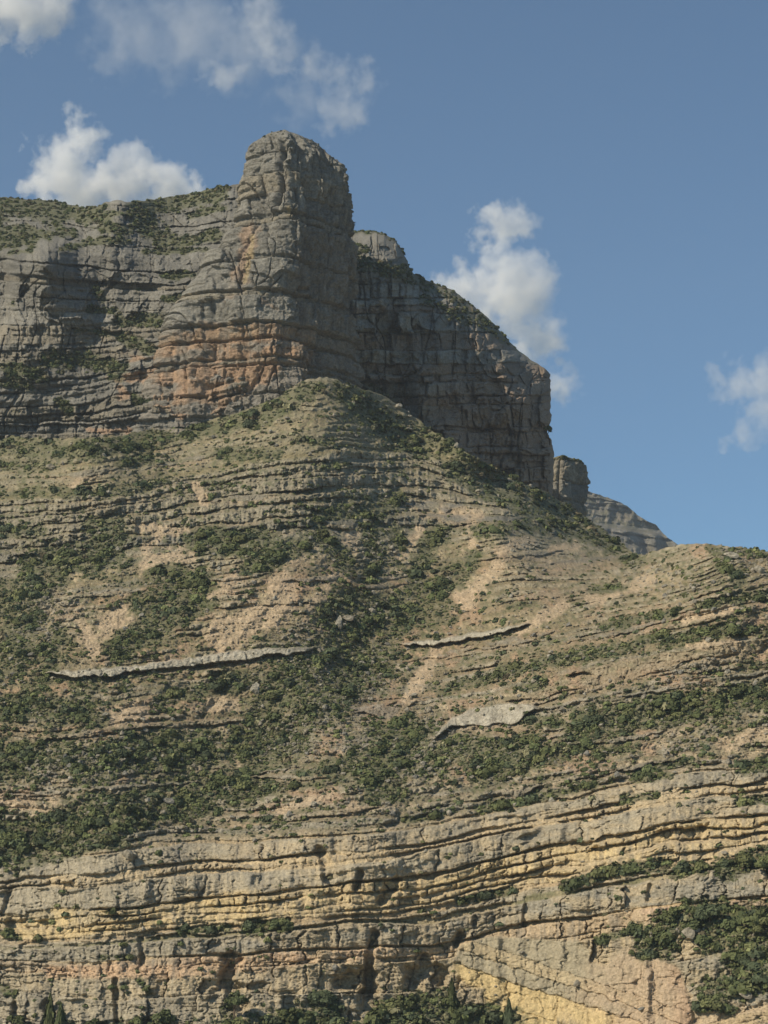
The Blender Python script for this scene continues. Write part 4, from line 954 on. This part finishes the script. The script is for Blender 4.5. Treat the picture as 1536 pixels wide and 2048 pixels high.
print('plants', round(time.time() - T00, 1))

# ------------------------------------------------------------------ stones
def rock_proto(seed, sub=2, ang=.35):
    import bmesh
    bm = bmesh.new(); bmesh.ops.create_icosphere(bm, subdivisions=sub, radius=1)
    R = np.random.default_rng(seed)
    V = np.array([v.co for v in bm.verts]); F = np.array([[v.index for v in f.verts] for f in bm.faces]); bm.free()
    for _ in range(12):
        n = R.normal(size=3); n /= np.linalg.norm(n); d = R.uniform(.42, .78); e = V @ n - d; V = V - np.clip(e, 0, None)[:, None] * n * .92
    V += R.normal(size=V.shape) * .03; V *= R.uniform(.75, 1.2, 3); V[:, 2] *= .85
    return V, F
RP = [rock_proto(i, 1) for i in range(6)]
w = area * inside * (1 - LFf) * (1 - .9 * lowf) * (.18 + sm(-.3, .6, H['stony'].ravel())) * (HY < 2100)
i = pick(H, w, 8500); sp = HVt[i]; sr = RG.exponential(.26, len(i)) + .2; sr = np.minimum(sr, 1.3); spx, spy = HX[i], HY[i]
vis = (spx > 4) & (spx < 1532) & (spy < 2040)
od = np.argsort(-(sr * vis)); big = []; cell = {}
for k in od:
    c_ = (int(spx[k] // 26), int(spy[k] // 22))
    if c_ in cell: continue
    cell[c_] = 1; big.append(k)
    if len(big) >= 180: break
big = np.array(big); sm_ = np.ones(len(i), bool); sm_[big] = False
VV, FF, CC = [], [], []; off = 0
for pi, (pv, pf) in enumerate(RP):
    m = np.nonzero(sm_)[0][pi::6]; a = RG.uniform(0, 6.28, len(m)); ca, sa = np.cos(a), np.sin(a); s = sr[m][:, None]
    x = pv[None, :, 0] * s; y = pv[None, :, 1] * s; z = pv[None, :, 2] * s
    VV.append(np.stack([x * ca[:, None] - y * sa[:, None] + sp[m, 0:1], x * sa[:, None] + y * ca[:, None] + sp[m, 1:2] - .2 * s, z + sp[m, 2:3] + .1 * s], -1).reshape(-1, 3))
    FF.append((pf[None] + (off + np.arange(len(m)) * len(pv))[:, None, None]).reshape(-1, 3)); off += len(m) * len(pv)
    cc = (PALE * .55 + GREYW * .45)[None] * RG.uniform(.6, 1.15, (len(m), 1)); CC.append(np.repeat(cc, len(pv), 0))
o = mesh_np('rubble', np.concatenate(VV), np.concatenate(FF), M_ROCK, np.concatenate(CC), smooth=False)
tag(o, 'pale limestone rubble strewn through the scrub and gullies', kind='stuff')
BP = [rock_proto(100 + i, 3) for i in range(6)]
BO = []
for bi, (pv, pf) in enumerate(BP):
    for ci, cc in enumerate((PALE * .9, GREYW, GREY)):
        BO.append((mesh_np('boulder', pv, pf, M_ROCK, np.broadcast_to(cc, pv.shape), smooth=False, link=False), bi, ci))
def boulder(p, s, bi, ci, rz, label, sc=(1, 1, 1), tilt=0):
    o = BO[bi * 3 + ci][0].copy(); COL.objects.link(o); o.location = p; o.scale = (s * sc[0], s * sc[1], s * sc[2]); o.rotation_euler = (tilt, tilt * .5, rz)
    tag(o, used_label(label), 'boulder', 'limestone boulders fallen on the slope'); return o
CN = ['pale', 'buff grey', 'grey']; SN = ['blocky', 'flat sided', 'wedge shaped', 'rounded', 'angular', 'slabby']
medb = np.median(sr[big])
for k in big:
    bi = int(RG.integers(6)); ci = int(RG.choice(3, p=[.35, .4, .25]))
    s = max(.55, min(1.1, sr[k] * 1.0))
    lb = f"{'large' if sr[k] > medb else 'small'} {SN[bi]} {CN[ci]} boulder {locate(spx[k], spy[k])}"
    boulder((sp[k, 0], sp[k, 1] - .3 * s, sp[k, 2] + .2 * s), s, bi, ci, RG.uniform(0, 6.28), lb)

from mathutils.bvhtree import BVHTree
def hill_at(px, py):
    """surface point of the hillside along a photo ray"""
    j = np.argmin((HX - px) ** 2 + (HY - py) ** 2); return HVt[j].copy()
for (px, py, s, bi, ci, sc, lb) in [(676, 1248, 2.0, 2, 0, (.7, .8, 1.5), 'tall pointed pale boulder, the slimmer of the pair in the green gully'), (697, 1238, 2.6, 3, 1, (1.3, 1, .8), 'big rounded grey boulder leaning beside the tall pointed one in the gully'),
        (743, 1222, 1.9, 0, 0, (1.1, 1, .8), 'blocky cream boulder uphill of the pointed boulder pair'), (1460, 1114, 3.2, 3, 0, (1.2, 1, .7), 'broad pale boulder on the skyline hill beside dark bushes'), (1515, 1140, 2.4, 0, 0, (1.1, 1, .9), 'cream block just under the skyline hilltop'),
        (797, 814, 1.9, 5, 0, (1.1, 1, .9), 'cream block on the ridge below the shaded cliff'), (820, 833, 1.3, 4, 0, (1.2, 1, .6), 'small white slab on the ridge below the shaded cliff'), (922, 876, 1.5, 2, 0, (.8, .8, 1.1), 'upright white block on the ridge crest under the cliff'),
        (817, 860, 1.9, 5, 1, (1.6, 1, .6), 'flat grey slab lying on the dark scrub of the ridge'), (342, 1602, 2.3, 3, 2, (1.5, 1, .7), 'long grey rounded boulder within the dark scrub tongue'), (258, 1708, 2.3, 0, 1, (1, 1, 1), 'squarish grey block at the lower end of the scrub tongue'),
        (1375, 1866, 2.2, 3, 1, (1, 1, 1.2), 'knobbly grey boulder in the grove beside the lower cliff'), (1390, 1858, 1.3, 4, 0, (1, 1, .8), 'white angular rock in the grove beside the lower cliff'), (708, 2028, 1.1, 0, 0, (1.2, 1, .9), 'cream block lying on bare ground by the bottom thicket'),
        (727, 2032, .8, 2, 0, (1, 1, .8), 'smaller cream block beside the larger one by the bottom thicket'), (1490, 1990, 2.0, 3, 1, (1.4, 1, .9), 'weathered grey boulder in the bushy bottom corner'), (510, 1380, 2.0, 2, 0, (.9, 1, 1.2), 'upright grey boulder on the green slope below the long ledge'),
        (105, 936, 2.4, 4, 1, (1.3, 1, .7), 'broad grey slab on the scrub under the grey wall'), (1060, 1865 - 480, 1.0, 1, 1, (1, 1, 1), 'small grey block beside a lone shrub under the green strip')]:
    p = hill_at(px, py); boulder((p[0], p[1] - .5 * s, p[2]), s, bi, ci, .3 * bi, lb, sc, .15)

# ------------------------------------------------------------------ trees
def tree(px, py, h, r, lb, kind='round', base=None, lean=0.0, gi=0):
    p = hill_at(px, py) if base is None else base
    root = bpy.data.objects.new('tree', None); COL.objects.link(root); root.location = p; root.empty_display_size = .5; root.rotation_euler = (0, lean, RG.uniform(0, 6))  if lean == 0 else (0, lean, 0)
    tag(root, lb, 'tree')
    n = 10; rows = []
    for k, zz in enumerate(np.linspace(-.4, h * .7, 7)):
        rr = max(.05, .045 * h * (1 - zz / h)); a = np.linspace(0, 2 * math.pi, n, endpoint=False)
        rows.append(np.stack([np.cos(a) * rr + .06 * h * math.sin(zz * .9) * .4, np.sin(a) * rr, np.full(n, zz)], 1))
    tk = mesh_np('trunk', np.stack(rows), grid_faces(7, n, True), M_BARK); tk.parent = root
    if kind == 'cone':
        pv, tint = shrub_proto(420, int(px), size=.17, cone=1.0); pv = pv * np.array([r, r, h])
    else:
        parts = []; R = np.random.default_rng(int(px))
        for q in range(7):
            a, tint1 = shrub_proto(110, int(px) + q, .85, .22); rr = r * R.uniform(.45, .7)
            c0 = np.array([R.normal() * r * .35, R.normal() * r * .35, h - r * .9 + R.uniform(-.35, .5) * r]); parts.append((a * rr + c0, tint1))
        pv = np.concatenate([a for a, _ in parts]); tint = np.concatenate([b for _, b in parts])
        if base is None: pv[:, 2] = np.maximum(pv[:, 2], .1)
    cr = mesh_np('crown', pv, np.arange(len(pv)).reshape(-1, 4), M_LEAF, GREENS[gi][None] * tint[:, None], smooth=False); cr.parent = root
    return root
for a in [(655, 2040, 6.5, 3.2, 'round dark tree standing at the foot of the lower cliff'), (905, 2018, 6.6, 1.6, 'slender pointed green tree against the yellow cliff foot', 'cone'), (1018, 2046, 5.2, 1.5, 'low pointed tree at the edge of the bottom thicket against yellow rock', 'cone'),
          (98, 2060, 7.5, 2.0, 'dark upright tree in a cleft of the grey column cliff', 'cone'), (120, 2062, 5.5, 1.8, 'shorter dark tree crowding the cleft of the grey column cliff', 'cone'), (30, 2062, 4.2, 2.2, 'bushy dark tree at the bottom corner of the grey columns'), (270, 2062, 4.2, 2.0, 'rounded dark tree below the grey cliff columns'), (330, 2064, 5.2, 2.4, 'broad dark tree under the overhang of the pinkish cliff'),
          (470, 2040, 6.5, 2.6, 'dark tree filling the shaded alcove of the lower cliff'), (185, 2064, 3.4, 1.9, 'low dark tree between the cleft and the grey columns'), (575, 2050, 4.2, 2.4, 'bushy tree at the foot of the fluted cliff'),
          (1485, 1745, 5, 2.9, 'big rounded tree above the long grey bed near its far end'), (1528, 1742, 4.2, 2.6, 'bushy tree beside the big rounded tree above the grey bed'), (1225, 1752, 2.6, 1.9, 'round bush like tree on the terrace over the grey bed'),
          (1350, 1850, 4.4, 2.7, 'leafy tree covering the end of the yellow ledges'), (1420, 1850, 5, 3.0, 'large leafy tree in the middle of the grove beside the lower cliff'), (1330, 1895, 3.6, 2.3, 'dark tree at the lower side of the grove'), (1520, 1880, 5.5, 2.8, 'tall dark tree at the far side of the grove'),
          (575, 1866, 3.2, 2.0, 'dark bushy tree growing in the notch over the grey blocks'), (1265, 1912, 1.7, 1.1, 'small round tree on the brink of the pink cliff')]:
    tree(a[0], a[1], a[2], a[3], a[4], *(a[5:]), gi=int(RG.integers(0, 4)))
e = at(np.array(1094.), np.array(870.), 896.0)
tree(1094, 868, 4.6, 2.0, 'lone pine clinging to the overhanging edge of the shaded cliff', base=e, lean=.45, gi=1)
print('all', round(time.time() - T00, 1))

# ------------------------------------------------------------------ clouds
def cloud(name, puffs, Yc, label, dens=.006, gain=3.0, nscale=1.0, thin=0.0, seed=0.0):
    """puffs: photo px, py, radius px (in the plane at depth Yc), stretch"""
    P = [(at(np.array(float(a)), np.array(float(b)), Yc), c * K * Yc) for a, b, c in puffs]
    C = np.mean([p for p, _ in P], 0)
    pad = 60 * K * Yc
    lo = np.min([p - r - pad for p, r in P], 0) - C; hi = np.max([p + r + pad for p, r in P], 0) - C
    V = np.array([(x, y, z) for x in (lo[0], hi[0]) for y in (lo[1], hi[1]) for z in (lo[2], hi[2])])
    F = np.array([(0, 1, 3, 2), (4, 6, 7, 5), (0, 4, 5, 1), (2, 3, 7, 6), (0, 2, 6, 4), (1, 5, 7, 3)])
    m = bpy.data.materials.new(name + '_vapour'); m.use_nodes = True; t = m.node_tree; N = t.nodes; L = t.links; N.clear()
    out = N.new('ShaderNodeOutputMaterial'); pv = N.new('ShaderNodeVolumePrincipled'); pv.inputs['Color'].default_value = (1, 1, 1, 1); pv.inputs['Anisotropy'].default_value = .0
    L.new(pv.outputs[0], out.inputs['Volume'])
    tc = N.new('ShaderNodeTexCoord')
    nz = N.new('ShaderNodeTexNoise'); nz.inputs['Scale'].default_value = 1 / (60 * K * Yc) * nscale; nz.inputs['Detail'].default_value = 6; nz.inputs['Roughness'].default_value = .58; nz.noise_dimensions = '4D'; nz.inputs['W'].default_value = seed
    L.new(tc.outputs['Object'], nz.inputs['Vector'])
    # wispy displacement of the lookup position
    sub = N.new('ShaderNodeVectorMath'); sub.operation = 'SUBTRACT'; sub.inputs[1].default_value = (.5, .5, .5); L.new(nz.outputs['Color'], sub.inputs[0])
    scl = N.new('ShaderNodeVectorMath'); scl.operation = 'SCALE'; scl.inputs['Scale'].default_value = 230 * K * Yc; L.new(sub.outputs[0], scl.inputs[0])
    ad = N.new('ShaderNodeVectorMath'); ad.operation = 'ADD'; L.new(tc.outputs['Object'], ad.inputs[0]); L.new(scl.outputs[0], ad.inputs[1])
    prev = None
    for p, r in P:
        d = N.new('ShaderNodeVectorMath'); d.operation = 'DISTANCE'; L.new(ad.outputs[0], d.inputs[0]); d.inputs[1].default_value = tuple(p - C)
        mr = N.new('ShaderNodeMapRange'); mr.inputs['From Min'].default_value = r; mr.inputs['From Max'].default_value = 0; mr.inputs['To Min'].default_value = 0; mr.inputs['To Max'].default_value = 1; L.new(d.outputs['Value'], mr.inputs['Value'])
        if prev is None: prev = mr.outputs[0]
        else:
            mx = N.new('ShaderNodeMath'); mx.operation = 'MAXIMUM'; L.new(prev, mx.inputs[0]); L.new(mr.outputs[0], mx.inputs[1]); prev = mx.outputs[0]
    fn = N.new('ShaderNodeMapRange'); fn.inputs['From Min'].default_value = .35; fn.inputs['From Max'].default_value = .65; fn.inputs['To Min'].default_value = -.32 - thin; fn.inputs['To Max'].default_value = .22; L.new(nz.outputs['Fac'], fn.inputs['Value'])
    s = N.new('ShaderNodeMath'); s.operation = 'ADD'; L.new(prev, s.inputs[0]); L.new(fn.outputs[0], s.inputs[1])
    gt = N.new('ShaderNodeMath'); gt.operation = 'GREATER_THAN'; gt.inputs[1].default_value = .03; L.new(prev, gt.inputs[0])
    mul = N.new('ShaderNodeMath'); mul.operation = 'MULTIPLY'; L.new(s.outputs[0], mul.inputs[0]); mul.inputs[1].default_value = gain; mul.use_clamp = True
    m2 = N.new('ShaderNodeMath'); m2.operation = 'MULTIPLY'; L.new(mul.outputs[0], m2.inputs[0]); L.new(gt.outputs[0], m2.inputs[1])
    m3 = N.new('ShaderNodeMath'); m3.operation = 'MULTIPLY'; L.new(m2.outputs[0], m3.inputs[0]); m3.inputs[1].default_value = dens; L.new(m3.outputs[0], pv.inputs['Density'])
    m.volume_intersection_method if False else None
    o = mesh_np('cloud', V, F, m, smooth=False); o.location = C
    tag(o, label, 'cloud', 'fair weather clouds'); return o
SC.cycles.volume_step_rate = .3
SC.cycles.volume_max_steps = 128
CLOUDS = 1
HAZE = 1
if CLOUDS:
    cloud('a', [(120, 330, 70), (165, 280, 55), (150, 390, 85), (230, 380, 75), (275, 350, 60), (330, 390, 70), (390, 385, 50), (90, 350, 45)], 9000, 'bright heaped cloud resting on the skyline of the grey wall', .010, 2.6, thin=.03, seed=1.3)
    cloud('b', [(1005, 450, 50), (1040, 450, 40), (985, 500, 50), (960, 560, 60), (1035, 590, 95), (1000, 620, 80), (920, 590, 60), (870, 560, 40), (1080, 560, 50), (1090, 680, 60), (1120, 770, 48)], 9000, 'billowing white cloud above the sloping skyline of the shaded cliff', .008, 2.2, thin=.06, seed=4.1)
    cloud('c', [(520, 30, 60), (560, 80, 70), (620, 140, 60), (690, 170, 50), (720, 180, 50), (730, 150, 36), (460, 140, 50), (700, 220, 60)], 9000, 'slanting bright cloud streak above the rock tower', .0032, 1.8, thin=.16, seed=7.7)
    cloud('d', [(260, 60, 110), (380, 50, 130), (470, 90, 110), (240, 120, 50), (340, 130, 60), (600, 200, 60)], 9600, 'thin grey veil of cloud spread along the top of the sky', .0012, 1.6, thin=.12, seed=9.2)
    cloud('e', [(20, 10, 90), (95, 10, 70), (60, 50, 60), (-40, 10, 70)], 9000, 'small bright cloud cut by the top corner of the sky', .006, 3.0, seed=12.0)
    cloud('f', [(1520, 750, 60), (1470, 750, 50), (1530, 830, 60), (1500, 860, 50), (1600, 800, 90)], 9000, 'soft pinkish cloud low in the clear sky beyond the hill', .003, 2.6, seed=15.5)

# ------------------------------------------------------------------ the air between here and the far rock
def haze():
    lo, hi = (-1400, -60, -64), (1500, 3900, 1300)
    V = np.array([(x, y, z) for x in (lo[0], hi[0]) for y in (lo[1], hi[1]) for z in (lo[2], hi[2])], float)
    F = np.array([(0, 1, 3, 2), (4, 6, 7, 5), (0, 4, 5, 1), (2, 3, 7, 6), (0, 2, 6, 4), (1, 5, 7, 3)])
    m = bpy.data.materials.new('air'); m.use_nodes = True; N = m.node_tree.nodes; N.clear()
    out = N.new('ShaderNodeOutputMaterial'); v = N.new('ShaderNodeVolumePrincipled')
    v.inputs['Color'].default_value = (.80, .90, 1, 1); v.inputs['Density'].default_value = 5.5e-5; v.inputs['Anisotropy'].default_value = .2
    m.node_tree.links.new(v.outputs[0], out.inputs['Volume'])
    o = mesh_np('haze', V, F, m, smooth=False); tag(o, 'thin summer haze between the viewpoint and the far mountain', kind='stuff')
if HAZE: haze()
